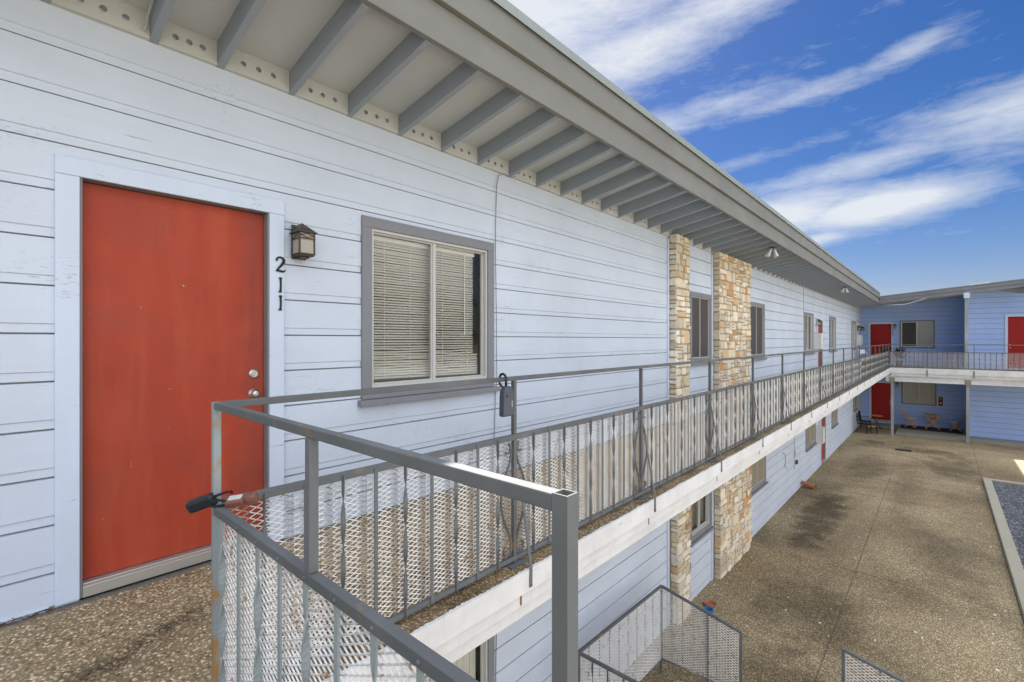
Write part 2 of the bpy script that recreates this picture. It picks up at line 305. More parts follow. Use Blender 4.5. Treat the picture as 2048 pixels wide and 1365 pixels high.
# ------------------------------------------------------------------ mesh helpers
ORG = {}
class MB:
    def __init__(s): s.v = []; s.f = []; s.c = []; s.cc = None; s.second = set()
    def add(s, vs, fs):
        o = len(s.v); s.v += [tuple(p) for p in vs]
        for f in fs: s.f.append([i + o for i in f]); s.c.append(s.cc)
        return s
    def box(s, x0, x1, y0, y1, z0, z1):
        vs = [(x, y, z) for z in (z0, z1) for y in (y0, y1) for x in (x0, x1)]
        return s.add(vs, [(0, 2, 3, 1), (4, 5, 7, 6), (0, 1, 5, 4), (2, 6, 7, 3), (0, 4, 6, 2), (1, 3, 7, 5)])
    def bar(s, p, q, w, h, up=(0, 0, 1)):     # box from p to q, w across, h along up
        p, q = Vector(p), Vector(q); d = (q - p).normalized(); u = Vector(up)
        a = d.cross(u)
        if a.length < 1e-5: a = d.cross(Vector((1, 0, 0)))
        a.normalize(); u = a.cross(d).normalized(); a = a * w / 2; u = u * h / 2
        vs = [p - a - u, p + a - u, p + a + u, p - a + u, q - a - u, q + a - u, q + a + u, q - a + u]
        return s.add(vs, [(0, 1, 2, 3), (7, 6, 5, 4), (0, 4, 5, 1), (1, 5, 6, 2), (2, 6, 7, 3), (3, 7, 4, 0)])
    def tube(s, pts, r, n=8, cap=True):
        pts = [Vector(p) for p in pts]; rs = r if isinstance(r, (list, tuple)) else [r] * len(pts)
        o = len(s.v); prev = None
        for i, p in enumerate(pts):
            t = (pts[min(i + 1, len(pts) - 1)] - pts[max(i - 1, 0)]).normalized()
            if prev is None:
                a = t.orthogonal().normalized()
            else:
                a = (prev - t * prev.dot(t)); a = a.normalized() if a.length > 1e-6 else t.orthogonal().normalized()
            prev = a; b = t.cross(a)
            for k in range(n):
                an = 2 * math.pi * k / n; s.v.append(tuple(p + (a * math.cos(an) + b * math.sin(an)) * rs[i]))
        for i in range(len(pts) - 1):
            for k in range(n):
                k2 = (k + 1) % n; s.f.append([o + i * n + k, o + i * n + k2, o + (i + 1) * n + k2, o + (i + 1) * n + k]); s.c.append(s.cc)
        if cap:
            s.f.append([o + k for k in range(n)][::-1]); s.c.append(s.cc)
            s.f.append([o + (len(pts) - 1) * n + k for k in range(n)]); s.c.append(s.cc)
        return s
    def lathe(s, c, prof, n=20, axis='z'):
        o = len(s.v); c = Vector(c)
        for r, h in prof:
            for k in range(n):
                a = 2 * math.pi * k / n; p = (r * math.cos(a), r * math.sin(a), h)
                if axis == 'x': p = (h, r * math.cos(a), r * math.sin(a))
                if axis == 'y': p = (r * math.cos(a), h, r * math.sin(a))
                s.v.append(tuple(c + Vector(p)))
        for i in range(len(prof) - 1):
            for k in range(n):
                k2 = (k + 1) % n; s.f.append([o + i * n + k, o + i * n + k2, o + (i + 1) * n + k2, o + (i + 1) * n + k]); s.c.append(s.cc)
        return s
    def prism(s, poly, ext):       # poly: list of 3-D points, ext: extrusion vector
        n = len(poly); e = Vector(ext); a = [Vector(p) for p in poly]
        return s.add(a + [p + e for p in a], [list(range(n))[::-1], [n + i for i in range(n)]] + [(i, (i + 1) % n, n + (i + 1) % n, n + i) for i in range(n)])
    def build(s, name, mat, parent=None, bevel=0, smooth=False, local=False, xf=None):
        me = bpy.data.meshes.new(name)
        o = Vector((0, 0, 0))
        if parent is not None: o = ORG.get(parent.name, Vector((0, 0, 0)))
        vs = [Vector(p) for p in s.v]
        if xf is not None: vs = [xf @ p for p in vs]
        if not local: vs = [p + Vector((0, 0, G)) - o for p in vs]
        me.from_pydata([tuple(p) for p in vs], [], s.f); me.update()
        bm = bmesh.new(); bm.from_mesh(me); bmesh.ops.recalc_face_normals(bm, faces=bm.faces); bm.to_mesh(me); bm.free()
        if any(c is not None for c in s.c):
            at = me.attributes.new('Col', 'FLOAT_COLOR', 'FACE')
            for i, c in enumerate(s.c): at.data[i].color = (c or (1, 1, 1)) + (1,)
        me.materials.append(MATS[mat])
        if s.second:
            me.materials.append(MATS['groove_shade'])  # groove backs coloured darker to stand in for their shade
            for i in s.second: me.polygons[i].material_index = 1
        if smooth:
            for p in me.polygons: p.use_smooth = True
        ob = bpy.data.objects.new(name, me); COL.objects.link(ob)
        if parent is not None: ob.parent = parent
        ORG[ob.name] = o
        if bevel:
            b = ob.modifiers.new('bevel', 'BEVEL'); b.width = bevel; b.segments = 2; b.limit_method = 'ANGLE'
        return ob
def tag(o, label=None, cat=None, group=None, kind=None):
    if label: o['label'] = label
    if cat: o['category'] = cat
    if group: o['group'] = group
    if kind: o['kind'] = kind
    return o
def thing(name, loc, label, cat, group=None):     # Empty at the thing's base; loc is measured from eye level
    o = bpy.data.objects.new(name, None); COL.objects.link(o); o.location = (loc[0], loc[1], loc[2] + G)
    o.empty_display_size = .2; ORG[o.name] = Vector(o.location)
    return tag(o, label, cat, group)
def copy_tree(o, loc, label=None, rotz=None):
    def cp(a, par):
        c = a.copy(); COL.objects.link(c); c.parent = par; c.matrix_parent_inverse = a.matrix_parent_inverse
        for ch in list(a.children): cp(ch, c)
        return c
    kids = list(o.children); c = o.copy(); COL.objects.link(c)
    for ch in kids: cp(ch, c)
    c.location = (loc[0], loc[1], loc[2] + G)
    if rotz is not None: c.rotation_euler[2] = rotz
    if label: c['label'] = label
    return c
def link_copy(o, parent, offset):
    c = o.copy(); COL.objects.link(c); c.parent = parent; c.location = o.location + Vector(offset); return c

# ------------------------------------------------------------------ ground
g = MB()
g.add([(-300, -300, -4.72), (300, -300, -4.72), (300, 300, -4.72), (-300, 300, -4.72)], [(0, 1, 2, 3)])
tag(g.build('ground', 'earth'), kind='structure')
p = MB()
GJ = .006
xs = [-.05, 2.05, 4.36]; ys = [-12, -6, .2, 5.9, 11.85, 17.9, 24.0, 33.0]
for i in range(2):
    for j in range(len(ys) - 1):
        p.box(xs[i] + GJ, xs[i + 1] - GJ, ys[j] + .009, ys[j + 1] - .009, -4.9, -4.70)
for j in range(len(ys) - 2, len(ys) - 1): p.box(4.366, 12.0, ys[j] + .006, ys[j + 1] - .006, -4.9, -4.70)
p.box(4.366, 12.0, 22.31, 24.0 - GJ, -4.9, -4.70)
for (xa, xb) in ((6.606, 9.3), (9.3, 12.0)):
    for j in range(len(ys) - 2): p.box(xa + .006, xb - .006, ys[j] + .006, min(22.298, ys[j + 1] - .006), -4.9, -4.70)
tag(p.build('courtyard_paving', 'courtyard_aggregate'), kind='structure')
j_ = MB(); j_.add([(-.05, -12, -4.706), (12, -12, -4.706), (12, 33, -4.706), (-.05, 33, -4.706)], [(0, 1, 2, 3)])
tag(j_.build('paving_joint_bed', 'joint_grey'), kind='structure')
# raised kerb round the gravel bed
kb = MB()
kb.box(4.37, 4.57, -3, 22.3, -4.72, -4.58); kb.box(4.57, 6.4, 22.1, 22.3, -4.72, -4.583); kb.box(6.4, 6.6, -3, 22.3, -4.72, -4.58)
tag(kb.build('concrete_kerb', 'kerb_concrete', bevel=.012), kind='structure')
gr = MB(); rg = random.Random(3); nx, ny = 40, 220
xx = [4.57 + (6.4 - 4.57) * i / nx for i in range(nx + 1)]; yy = [-3 + 25.1 * i / ny for i in range(ny + 1)]
vs = [(x, y, -4.66 + rg.uniform(0, .022)) for y in yy for x in xx]
gr.add(vs, [(j * (nx + 1) + i, j * (nx + 1) + i + 1, (j + 1) * (nx + 1) + i + 1, (j + 1) * (nx + 1) + i) for j in range(ny) for i in range(nx)])
tag(gr.build('gravel_bed', 'gravel_grey'), 'dark grey gravel filling the kerbed planting bed', kind='stuff')

# ------------------------------------------------------------------ siding generator
PITCH, PH = .243, .765
def siding_profile(z0, z1, full):
    pts = []
    k = math.floor((z0 - PH) / PITCH) - 1
    while PH + k * PITCH < z1 + PITCH:
        zb = PH + k * PITCH
        if full: pts += [(-.024, zb - .009), (-.024, zb), (-.008, zb + .0005), (-.008, zb + .043), (0, zb + .0475), (0, zb + PITCH - .0095)]
        else: pts += [(-.026, zb - .013), (-.026, zb), (0, zb + .0005), (0, zb + PITCH - .0135)]
        k += 1
    out = []
    for (xa, za), (xb, zb) in zip(pts, pts[1:]):
        if zb <= z0 or za >= z1: continue
        if za < z0:
            t = (z0 - za) / (zb - za); xa, za = xa + (xb - xa) * t, z0
        if zb > z1:
            t = (z1 - za) / (zb - za); xb, zb = xa + (xb - xa) * t, z1
        if not out: out.append((xa, za))
        out.append((xb, zb))
    return out
def siding(mb, a0, a1, z0, z1, openings, place, full=True):
    # place(a, d, z) -> point: a along the wall, d outwards
    cuts = sorted({a0, a1} | {o[0] for o in openings if a0 < o[0] < a1} | {o[1] for o in openings if a0 < o[1] < a1})
    for ca, cb in zip(cuts, cuts[1:]):
        mid = (ca + cb) / 2; rng = [(z0, z1)]
        for (oa, ob, oz0, oz1) in openings:
            if oa < mid < ob:
                new = []
                for (s, e) in rng:
                    if oz0 > s: new.append((s, min(e, oz0)))
                    if oz1 < e: new.append((max(s, oz1), e))
                rng = [r for r in new if r[1] - r[0] > .002]
        for (s, e) in rng:
            pr = siding_profile(s, e, full); n = len(pr)
            vs = [place(ca, d, z) for d, z in pr] + [place(cb, d, z) for d, z in pr]
            gap = [i for i in range(n - 1) if pr[i][0] < -.0235 and pr[i + 1][0] < -.0235]
            mb.add(vs, [(i, n + i, n + i + 1, i + 1) for i in range(n - 1) if i not in gap])
            for i in gap: mb.second.add(len(mb.f)); mb.add([vs[i], vs[n + i], vs[n + i + 1], vs[i + 1]], [(0, 1, 2, 3)])
PL = lambda a, d, z: (d, a, z)                          # the long wall, facing +x
def PF(y): return lambda a, d, z: (a, y - d, z)          # walls of the far wing, facing -y

# ------------------------------------------------------------------ windows and doors (children of a building)
def frame_ring(mb, P, a0, a1, z0, z1, w, d0, d1):
    def bx(aa, ab, za, zb):
        vs = [P(a, d, z) for z in (za, zb) for a in (aa, ab) for d in (d0, d1)]
        mb.add(vs, [(0, 2, 3, 1), (4, 5, 7, 6), (0, 1, 5, 4), (2, 6, 7, 3), (0, 4, 6, 2), (1, 3, 7, 5)])
    bx(a0, a0 + w, z0 + w, z1 - w); bx(a1 - w, a1, z0 + w, z1 - w); bx(a0, a1, z0, z0 + w); bx(a0, a1, z1 - w, z1)
def pbox(mb, P, a0, a1, d0, d1, z0, z1):
    vs = [P(a, d, z) for z in (z0, z1) for a in (a0, a1) for d in (d0, d1)]
    mb.add(vs, [(0, 2, 3, 1), (4, 5, 7, 6), (0, 1, 5, 4), (2, 6, 7, 3), (0, 4, 6, 2), (1, 3, 7, 5)])
def window(bld, P, a0, a1, z0, z1, style, trim=.085, sill=True, sash='sash_almond', lab=None):
    f = MB(); frame_ring(f, P, a0, a1, z0, z1, trim, -.03, .022)
    w = f.build('window', 'window_trim_paint', bld, bevel=.004)
    if lab: w['label'] = lab
    if sill:
        s_ = MB(); pbox(s_, P, a0 - .03, a1 + .05, -.02, .062, z0 - .05, z0 - .002); s_.build('sill', 'window_trim_paint', w, bevel=.004)
    i0, i1, j0, j1 = a0 + trim, a1 - trim, z0 + trim, z1 - trim; mid = (i0 + i1) / 2
    scr = style in ('screen', 'brown')
    s_ = MB(); fw_ = .012 if scr else .02
    frame_ring(s_, P, i0 + .001, i1 - .001, j0 + .001, j1 - .001, fw_, -.075, .006)
    mw = .008 if scr else .014
    pbox(s_, P, mid - mw, mid + mw, -.062, -.004 if scr else -.012, j0 + fw_, j1 - fw_)
    if not scr: frame_ring(s_, P, i0 + .021, mid - .015, j0 + .021, j1 - .021, .014, -.046, -.022); frame_ring(s_, P, mid + .015, i1 - .021, j0 + .021, j1 - .021, .014, -.058, -.036)
    s_.build('sash', sash, w)
    for (b0, b1, d) in ((i0 + .013, mid - .009, -.016), (mid + .009, i1 - .013, -.018)) if scr else ((i0 + .034, mid - .028, -.034), (mid + .028, i1 - .034, -.047)):
        g_ = MB(); e_ = .0125 if scr else .034; g_.add([P(b0, d, j0 + e_), P(b1, d, j0 + e_), P(b1, d, j1 - e_), P(b0, d, j1 - e_)], [(0, 1, 2, 3)])
        if style == 'screen' or (style == 'half' and b0 < mid - .1): g_.build('insect_screen', 'screen_dark', w)
        elif style == 'brown': g_.build('insect_screen', 'screen_brown', w)
        else: g_.build('pane', 'window_glass', w)
    if style == 'slats':
        b = MB(); rg = random.Random(5); z = j1 - .07; k = 0
        pbox(b, P, i0 + .03, i1 - .09, -.115, -.085, j1 - .065, j1 - .03)
        while z > j0 + .05:
            t = (z - j0) / (j1 - j0); tilt = -R(35) if t > .27 else -R(35 + 24 * (1 - (t / .27)))
            sag0 = rg.uniform(-.002, .002); sag1 = rg.uniform(-.002, .002) - (.012 * max(0, .3 - t) / .3)
            c, s = math.cos(tilt) * .0125, math.sin(tilt) * .0125
            aend = i1 - .09 if t > .2 else i1 - .03
            vs = []
            for q in range(9):
                a = i0 + .032 + (aend - i0 - .032) * q / 8; dz = sag0 + (sag1 - sag0) * q / 8 + (rg.uniform(-.003, .003) if t < .25 else 0)
                vs += [P(a, -.105 - c, z + dz + s), P(a, -.105, z + dz + .0016), P(a, -.105 + c, z + dz - s)]
            b.add(vs, [(3 * q + e, 3 * q + 3 + e, 3 * q + 4 + e, 3 * q + 1 + e) for q in range(8) for e in (0, 1)])
            z -= .0222 if t > .27 else .0215; k += 1
        for fr in (.14, .34, .62, .86):
            a = i0 + (i1 - i0) * fr; b.tube([P(a, -.088, j0 + .05), P(a, -.088, j1 - .04)], .0012, 5)
        b.tube([P(i1 - .22, -.08, j0 + .42), P(i1 - .22, -.08, j1 - .06)], .004, 6)
        b.build('blind', 'blind_white', w)
    elif style in ('vertical', 'closed', 'cream', 'half'):
        b = MB(); rg = random.Random(9)
        if style == 'vertical':
            a = i0 + .03
            while a < i1 - .05:
                pbox(b, P, a, a + .078, -.13, -.126 + rg.uniform(-.003, .003), j0 + .05, j1 - .03); a += .082
        else:
            z = j0 + .04
            while z < j1 - .03:
                b.add([P(i0 + .03, -.11, z), P(i1 - .03, -.11, z), P(i1 - .03, -.095, z + .024), P(i0 + .03, -.095, z + .024)], [(0, 1, 2, 3)]); z += .025
        b.build('blind', {'vertical': 'blind_cream', 'closed': 'blind_grey', 'cream': 'blind_cream', 'half': 'blind_grey'}[style], w)
    return w
def door(bld, P, a0, a1, z0, z1, mat='door_red', depth=.05, tr=.095, knob_side=1, detail=False, lab=None, gap_b=.07):
    # a0..a1, z0..z1 is the leaf
    f = MB()
    pbox(f, P, a0 - tr - .01, a0 - .012, -.01, .024, z0 - gap_b, z1 + .006); pbox(f, P, a1 + .012, a1 + tr + .012, -.01, .024, z0 - gap_b, z1 + .006)
    pbox(f, P, a0 - tr - .01, a1 + tr + .012, -.012, .026, z1 + .007, z1 + .007 + tr)
    f.build('door_frame', 'trim_paint', bld, bevel=.003)
    jb = MB()
    pbox(jb, P, a0 - .012, a0 - .001, -.12, .012, z0 - gap_b, z1 + .006); pbox(jb, P, a1 + .003, a1 + .0125, -.12, .012, z0 - gap_b, z1 + .006); pbox(jb, P, a0 - .012, a1 + .0125, -.12, .0125, z1 + .0065, z1 + .017)
    jb.build('door_jamb', 'window_trim_paint', bld)
    d = MB(); pbox(d, P, a0, a1, -depth - .045, -depth, z0, z1); d_ = d.build('door', mat, bld, bevel=.002)
    if lab: d_['label'] = lab
    t = MB(); pbox(t, P, a0, a1, -depth - .08, .02, z0 - gap_b, z0 - .012); pbox(t, P, a0, a1, -depth - .02, -.005, z0 - .012, z0 - .004); t.build('threshold', 'aluminium', bld, bevel=.003)
    ka = a1 - .062 if knob_side > 0 else a0 + .062
    ax = 'x' if P is PL else 'y'; sg = 1 if P is PL else -1
    k = MB()
    def lat(a, z, prof): k.lathe(P(a, -depth, z), [(r, h * sg) for r, h in prof], 18, ax)
    lat(ka, z0 + .92, [(.0, .052), (.012, .052), (.022, .047), (.0265, .036), (.024, .022), (.012, .014), (.012, .008), (.033, .007), (.034, 0)])
    k.build('door_knob', 'steel', d_, smooth=True)
    k = MB(); lat(ka, z0 + 1.05, [(.0, .018), (.013, .018), (.014, .014), (.022, .014), (.030, .008), (.032, 0)]); pbox(k, P, ka - .002, ka + .002, -depth + .015, -depth + .021, z0 + 1.042, z0 + 1.058)
    k.build('deadbolt', 'steel', d_, smooth=False)
    k = MB(); lat((a0 + a1) / 2, z1 - .515, [(.0, .004), (.006, .005), (.008, .0)]); k.build('peephole', 'brass', d_)
    return d_

# ------------------------------------------------------------------ the long apartment building
EL = 33.4      # the corner with the far wing
BL = thing('apartment_building', (0, 12, -4.7), 'long pale blue two storey building with red doors and a deep grey eave', 'building')
wins_u = [(1.965, 3.425, -.465, .965, 'slats'), (8.44, 9.50, -.42, .87, 'screen'), (12.0, 13.28, -.45, .90, 'screen'), (18.03, 19.50, -.45, .91, 'slats2'), (22.73, 24.3, -.45, .95, 'closed'), (29.2, 30.7, -.45, .95, 'cream')]
wins_l = [(1.965, 3.43, -3.70, -2.25, 'vertical'), (8.44, 9.52, -3.63, -2.33, 'cream'), (12.0, 13.40, -3.62, -2.33, 'brown'), (18.26, 19.9, -3.67, -2.35, 'brown'), (23.3, 24.7, -3.60, -2.3, 'brown'), (29.74, 31.2, -3.65, -2.3, 'brown')]
doors_u = [(.352, 1.268, -1.275, .838), (20.32, 21.22, -1.275, .70), (31.75, 32.6, -1.275, .80)]
doors_l = [(20.95, 21.85, -4.60, -2.55)]
opn = [(a + .04, b - .04, c + .04, d - .04) for a, b, c, d, _ in wins_u + wins_l] + [(a - .012, b + .012, c - .085, d + .016) for a, b, c, d in doors_u + doors_l]
w = MB(); siding(w, -4, 8, -1.38, 1.98, opn, PL); siding(w, 8, EL, -1.38, 1.98, opn, PL, False); w.build('upper_wall', 'siding_paint', BL)
w = MB(); siding(w, -4, EL, -4.72, -1.66, opn, PL, False); w.build('lower_wall', 'siding_paint', BL);
w = MB(); w.box(-9, -8.9, -4, 40, -4.72, 2.199); w.box(-8.9, -.02, -4.1, -4, -4.72, 2.199); w.box(-8.9, -.03, 39.9, 40, -4.72, 2.199); w.build('rear_wall', 'stucco_pale', BL)
w = MB(); w.box(-8.9, -.03, -4, 39.9, -1.75, -1.42); w.build('storey_floor', 'interior', BL)
for k, (a, b, c, d, st) in enumerate(wins_u):
    window(BL, PL, a, b, c, d, 'slats' if st in ('slats', 'slats2') else st, lab='window with bent white slat blind beside the lantern' if k == 0 else None)
for k, (a, b, c, d, st) in enumerate(wins_l): window(BL, PL, a, b, c, d, st, sash='sash_almond')
for k, (a, b, c, d) in enumerate(doors_u): door(BL, PL, a, b, c, d, 'door_red', lab='scuffed orange red door with worn metal threshold' if k == 0 else None)
for (a, b, c, d) in doors_l: door(BL, PL, a, b, c, d)
for y in (7.50, 9.525):
    MB().box(-.01, .028, y, y + .045, -1.36, 1.66).build('trim_board', 'trim_paint', BL, bevel=.002); MB().box(-.01, .028, y, y + .045, -4.69, -1.66).build('trim_board', 'trim_paint', BL, bevel=.002)
bs = MB(); bs.box(0, .012, -4, .225, -1.365, -1.345); bs.build('base_board', 'trim_paint', BL)
# eave: the deck and its rafters rise outwards, a two-board fascia closes them
SL = (1.855 - 1.69) / .96
def zr(x, base): return base + SL * x
ysR = [-2.96, -2.51, -2.06, -1.61, -1.16, -.71, -.26, .19, .633, .971, 1.406, 1.84] + [2.289 + .4475 * k for k in range(63)]
ysR = [y for y in ysR if y < 30.2]
rf = MB(); y0, y1 = 0, .042
rf.add([(0.0, 0, 1.69), (.96, 0, zr(.96, 1.69)), (.96, 0, zr(.96, 1.832)), (0.0, 0, 1.832), (0.0, .042, 1.69), (.96, .042, zr(.96, 1.69)), (.96, .042, zr(.96, 1.832)), (0.0, .042, 1.832)],
       [(0, 1, 2, 3), (7, 6, 5, 4), (0, 4, 5, 1), (1, 5, 6, 2), (2, 6, 7, 3), (3, 7, 4, 0)])
r0 = rf.build('rafter', 'rafter_paint', BL); r0.location = (0, ysR[0], 0)
for y in ysR[1:]:
    c = r0.copy(); COL.objects.link(c); c.parent = BL; c.location = (0, y, 0)
def vent_block(ya, yb, holes):
    b = MB(); x = .03; zc = 1.762; r = .017; sp_ = (yb - ya) * .235; h = min(.034, sp_ / 2 - .002)
    b.box(.002, x - .03, ya, yb, 1.689, 1.693)
    ctr = [(ya + yb) / 2 + (k - 1) * sp_ for k in range(3)] if holes else []
    def q(a, c, z0, z1): b.add([(x, a, z0), (x, c, z0), (x, c, z1), (x, a, z1)], [(0, 1, 2, 3)])
    if not holes: q(ya, yb, 1.692, 1.838); 
    else:
        q(ya, yb, 1.692, zc - h); q(ya, yb, zc + h, 1.838)
        e = [ya] + [v for c in ctr for v in (c - h, c + h)] + [yb]
        for k in range(0, len(e), 2): q(e[k], e[k + 1], zc - h, zc + h)
        n = 16
        for c in ctr:
            vs = []
            for i in range(n):
                a = 2 * math.pi * i / n; s = h / max(abs(math.cos(a)), abs(math.sin(a)))
                vs += [(x, c + s * math.cos(a), zc + s * math.sin(a)), (x, c + r * math.cos(a), zc + r * math.sin(a)), (x - .11, c + r * math.cos(a), zc + r * math.sin(a))]
            fs = []
            for i in range(n):
                j = (i + 1) % n; fs += [(3 * i, 3 * j, 3 * j + 1, 3 * i + 1), (3 * i + 1, 3 * j + 1, 3 * j + 2, 3 * i + 2)]
            fs.append([3 * i + 2 for i in range(n)]); b.add(vs, fs)
    b.add([(.003, ya, 1.692), (x, ya, 1.692), (x, yb, 1.692), (.003, yb, 1.692)], [(0, 1, 2, 3)])
    return b.build('vent_block', 'vent_paint', BL)
for a, b in zip(ysR, ysR[1:]): vent_block(a + .043, b - .001, -1 < a < 7.4)
dk = MB(); dk.add([(-.05, -4, zr(-.05, 1.834)), (.96, -4, zr(.96, 1.834)), (.96, 30.5, zr(.96, 1.834)), (-.05, 30.5, zr(-.05, 1.834))], [(0, 1, 2, 3)])
dk.add([(-.05, 30.5, zr(-.05, 1.834)), (.96, 30.5, zr(.96, 1.834)), (.96, 33.5, zr(.96, 1.834)), (-.05, 33.5, zr(-.05, 1.834))], [(0, 1, 2, 3)])
dk.build('soffit', 'soffit_paint', BL)
FY = 30.55
fa = MB(); fa.box(.96, 1.0, -4.2, FY, 1.862, 2.105); fa.build('fascia', 'fascia_paint', BL, bevel=.004)
fa = MB(); fa.box(.962, 1.038, -4.2, FY, 2.107, 2.345); fa.build('fascia', 'fascia_paint', BL, bevel=.004)
fa = MB(); fa.box(.9, 1.058, -4.25, FY, 2.347, 2.40); fa.box(1.0585, 1.062, -4.25, FY, 2.325, 2.398); fa.build('drip_edge', 'drip_edge', BL)
ro = MB(); ro.box(-9.1, .955, -4.2, 40, 2.20, 2.38); ro.build('roof', 'roof_grey', BL)
cl = MB(); cl.box(.935, .958, -4.2, -4.16, 1.86, 2.2); cl.add([(-9, -4.2, 1.95), (.96, -4.2, 1.95), (.96, -4.2, 2.2), (-9, -4.2, 2.2)], [(0, 1, 2, 3)]); cl.build('gable_board', 'fascia_paint', BL)
# balcony walkway
SX = 1.53
sl = MB(); sl.box(.001, SX - .004, -4, 29.9, -1.42, -1.36); sl.build('walkway_slab', 'walkway_aggregate', BL)
sl = MB(); sl.box(SX - .0038, SX, -4, 29.9, -1.485, -1.363); sl.box(.02, SX - .004, -4, 29.9, -1.484, -1.421)
sl.box(.02, SX - .028, -4, 29.9, -1.57, -1.4855); sl.box(.9, SX - .055, -4, 29.9, -1.66, -1.5705); sl.build('slab_edge', 'slab_white', BL)
# ragged painted lip where the aggregate meets the white edge
lip = MB(); rg = random.Random(11); y = .2; inner = []
while y < 29.9:
    wv = .004 * math.sin(y * 9) + .004 * math.sin(y * 23 + 1); inner.append((SX - .012 - max(0, wv) - abs(rg.gauss(0, .005)), y)); y += rg.uniform(.004, .014) if y < 6 else rg.uniform(.03, .07)
n = len(inner); vs = [(x, yy_, -1.3575) for x, yy_ in inner] + [(SX + .0015, yy_, -1.3578) for x, yy_ in inner] + [(SX + .0015, yy_, -1.40) for x, yy_ in inner]
lip.add(vs, [(i, i + 1, n + i + 1, n + i) for i in range(n - 1)] + [(n + i, n + i + 1, 2 * n + i + 1, 2 * n + i) for i in range(n - 1)]); lip.build('painted_lip', 'slab_white', BL)
# the stair landing the picture was taken from
ld = MB(); ld.box(1.532, 4.6, -1.6, .50, -1.50, -1.36); ld.build('stair_landing', 'walkway_aggregate', BL)

# stone pillars
PAL = [(.78, .71, .57), (.80, .74, .62), (.74, .65, .49), (.84, .80, .71), (.68, .58, .43), (.76, .66, .48), (.66, .38, .18), (.72, .53, .32), (.62, .55, .45), (.82, .77, .66)]
def stones(mb, P, a0, a1, z0, z1, seed, over=.012):
    rg = random.Random(seed)
    def split(x0, x1, y0, y1, dep):
        w, h = x1 - x0, y1 - y0
        maxw, maxh = rg.uniform(.16, .46), rg.uniform(.075, .25) * (1.8 if rg.random() < .16 else 1)
        if h > maxh and (h > w * .55 or w <= maxw):
            if h > .095:
                t = rg.uniform(.35, .65); split(x0, x1, y0, y0 + h * t, dep + 1); split(x0, x1, y0 + h * t, y1, dep + 1); return
        elif w > maxw and w > .15:
            t = rg.uniform(.3, .7); split(x0, x0 + w * t, y0, y1, dep + 1); split(x0 + w * t, x1, y0, y1, dep + 1); return
        stone(x0, x1, y0, y1)
    def stone(x0, x1, y0, y1):
        g = rg.uniform(.004, .010); ex = lambda v, lo: v
        lx = x0 - (rg.uniform(-.004, over) if x0 <= a0 + .001 else -g); rx = x1 + (rg.uniform(-.004, over) if x1 >= a1 - .001 else -g)
        by, ty = y0 + g, y1 - g; cx, cy = (lx + rx) / 2, (by + ty) / 2; hw, hh = (rx - lx) / 2, (ty - by) / 2
        n = 12; jit = [rg.uniform(.90, 1.04) for _ in range(n)]; sk = rg.uniform(-.12, .12); pw = rg.uniform(4.5, 16)
        dep = rg.uniform(.014, .04); tilt = rg.uniform(-.01, .01)
        col = rg.choice(PAL[:6] + PAL[8:]) if rg.random() > .11 else PAL[rg.choice((6, 7))]; k = rg.uniform(.8, 1.12); mb.cc = tuple(min(.9, v * k) for v in col)
        rings = []
        for sc, d in ((1, 0), (.985, dep * .7), (.90, dep), (.45, dep * rg.uniform(.92, 1.08))):
            ring = []
            for i in range(n):
                a = 2 * math.pi * (i + .5) / n; c, s = math.cos(a), math.sin(a)
                r = (abs(c) ** pw + abs(s) ** pw) ** (-1 / pw) * jit[i] * sc
                u, v = r * c * hw, r * s * hh; ring.append(P(cx + u + sk * v, .0 + d + tilt * r * c + (rg.uniform(-.003, .003) if d else 0), cy + v))
            rings.append(ring)
        vs = [p for r_ in rings for p in r_]; fs = []
        for q in range(3):
            for i in range(n): j = (i + 1) % n; fs.append((q * n + i, q * n + j, (q + 1) * n + j, (q + 1) * n + i))
        fs.append([3 * n + i for i in range(n)]); mb.add(vs, fs); mb.cc = None
    split(a0, a1, z0, z1, 0)
def pillar(ya, yb, zlo, zhi, seed, lab):
    core = MB(); core.box(.001, .132, ya + .012, yb - .012, zlo, zhi - .01)
    root = core.build('stone_pillar', 'mortar', BL); root['label'] = lab
    s = MB(); stones(s, lambda a, d, z: (.12 + d, a, z), ya, yb, zlo, zhi, seed)
    stones(s, lambda a, d, z: (a, ya + .014 - d * .7, z), .02, .145, zlo, zhi, seed + 1, .004)
    stones(s, lambda a, d, z: (a, yb - .014 + d * .7, z), .02, .145, zlo, zhi, seed + 2, .004)
    s.build('stone_facing', 'stone', root)
pillar(7.56, 8.10, -1.36, 1.735, 21, 'narrow upper stone pillar left of the dark window'); pillar(9.60, 11.62, -1.36, 1.72, 33, 'wide upper stone pillar right of the dark window')
pillar(7.62, 8.14, -4.7, -1.665, 45, 'narrow stone pillar below the walkway'); pillar(9.66, 11.70, -4.7, -1.665, 57, 'wide stone pillar below the walkway')
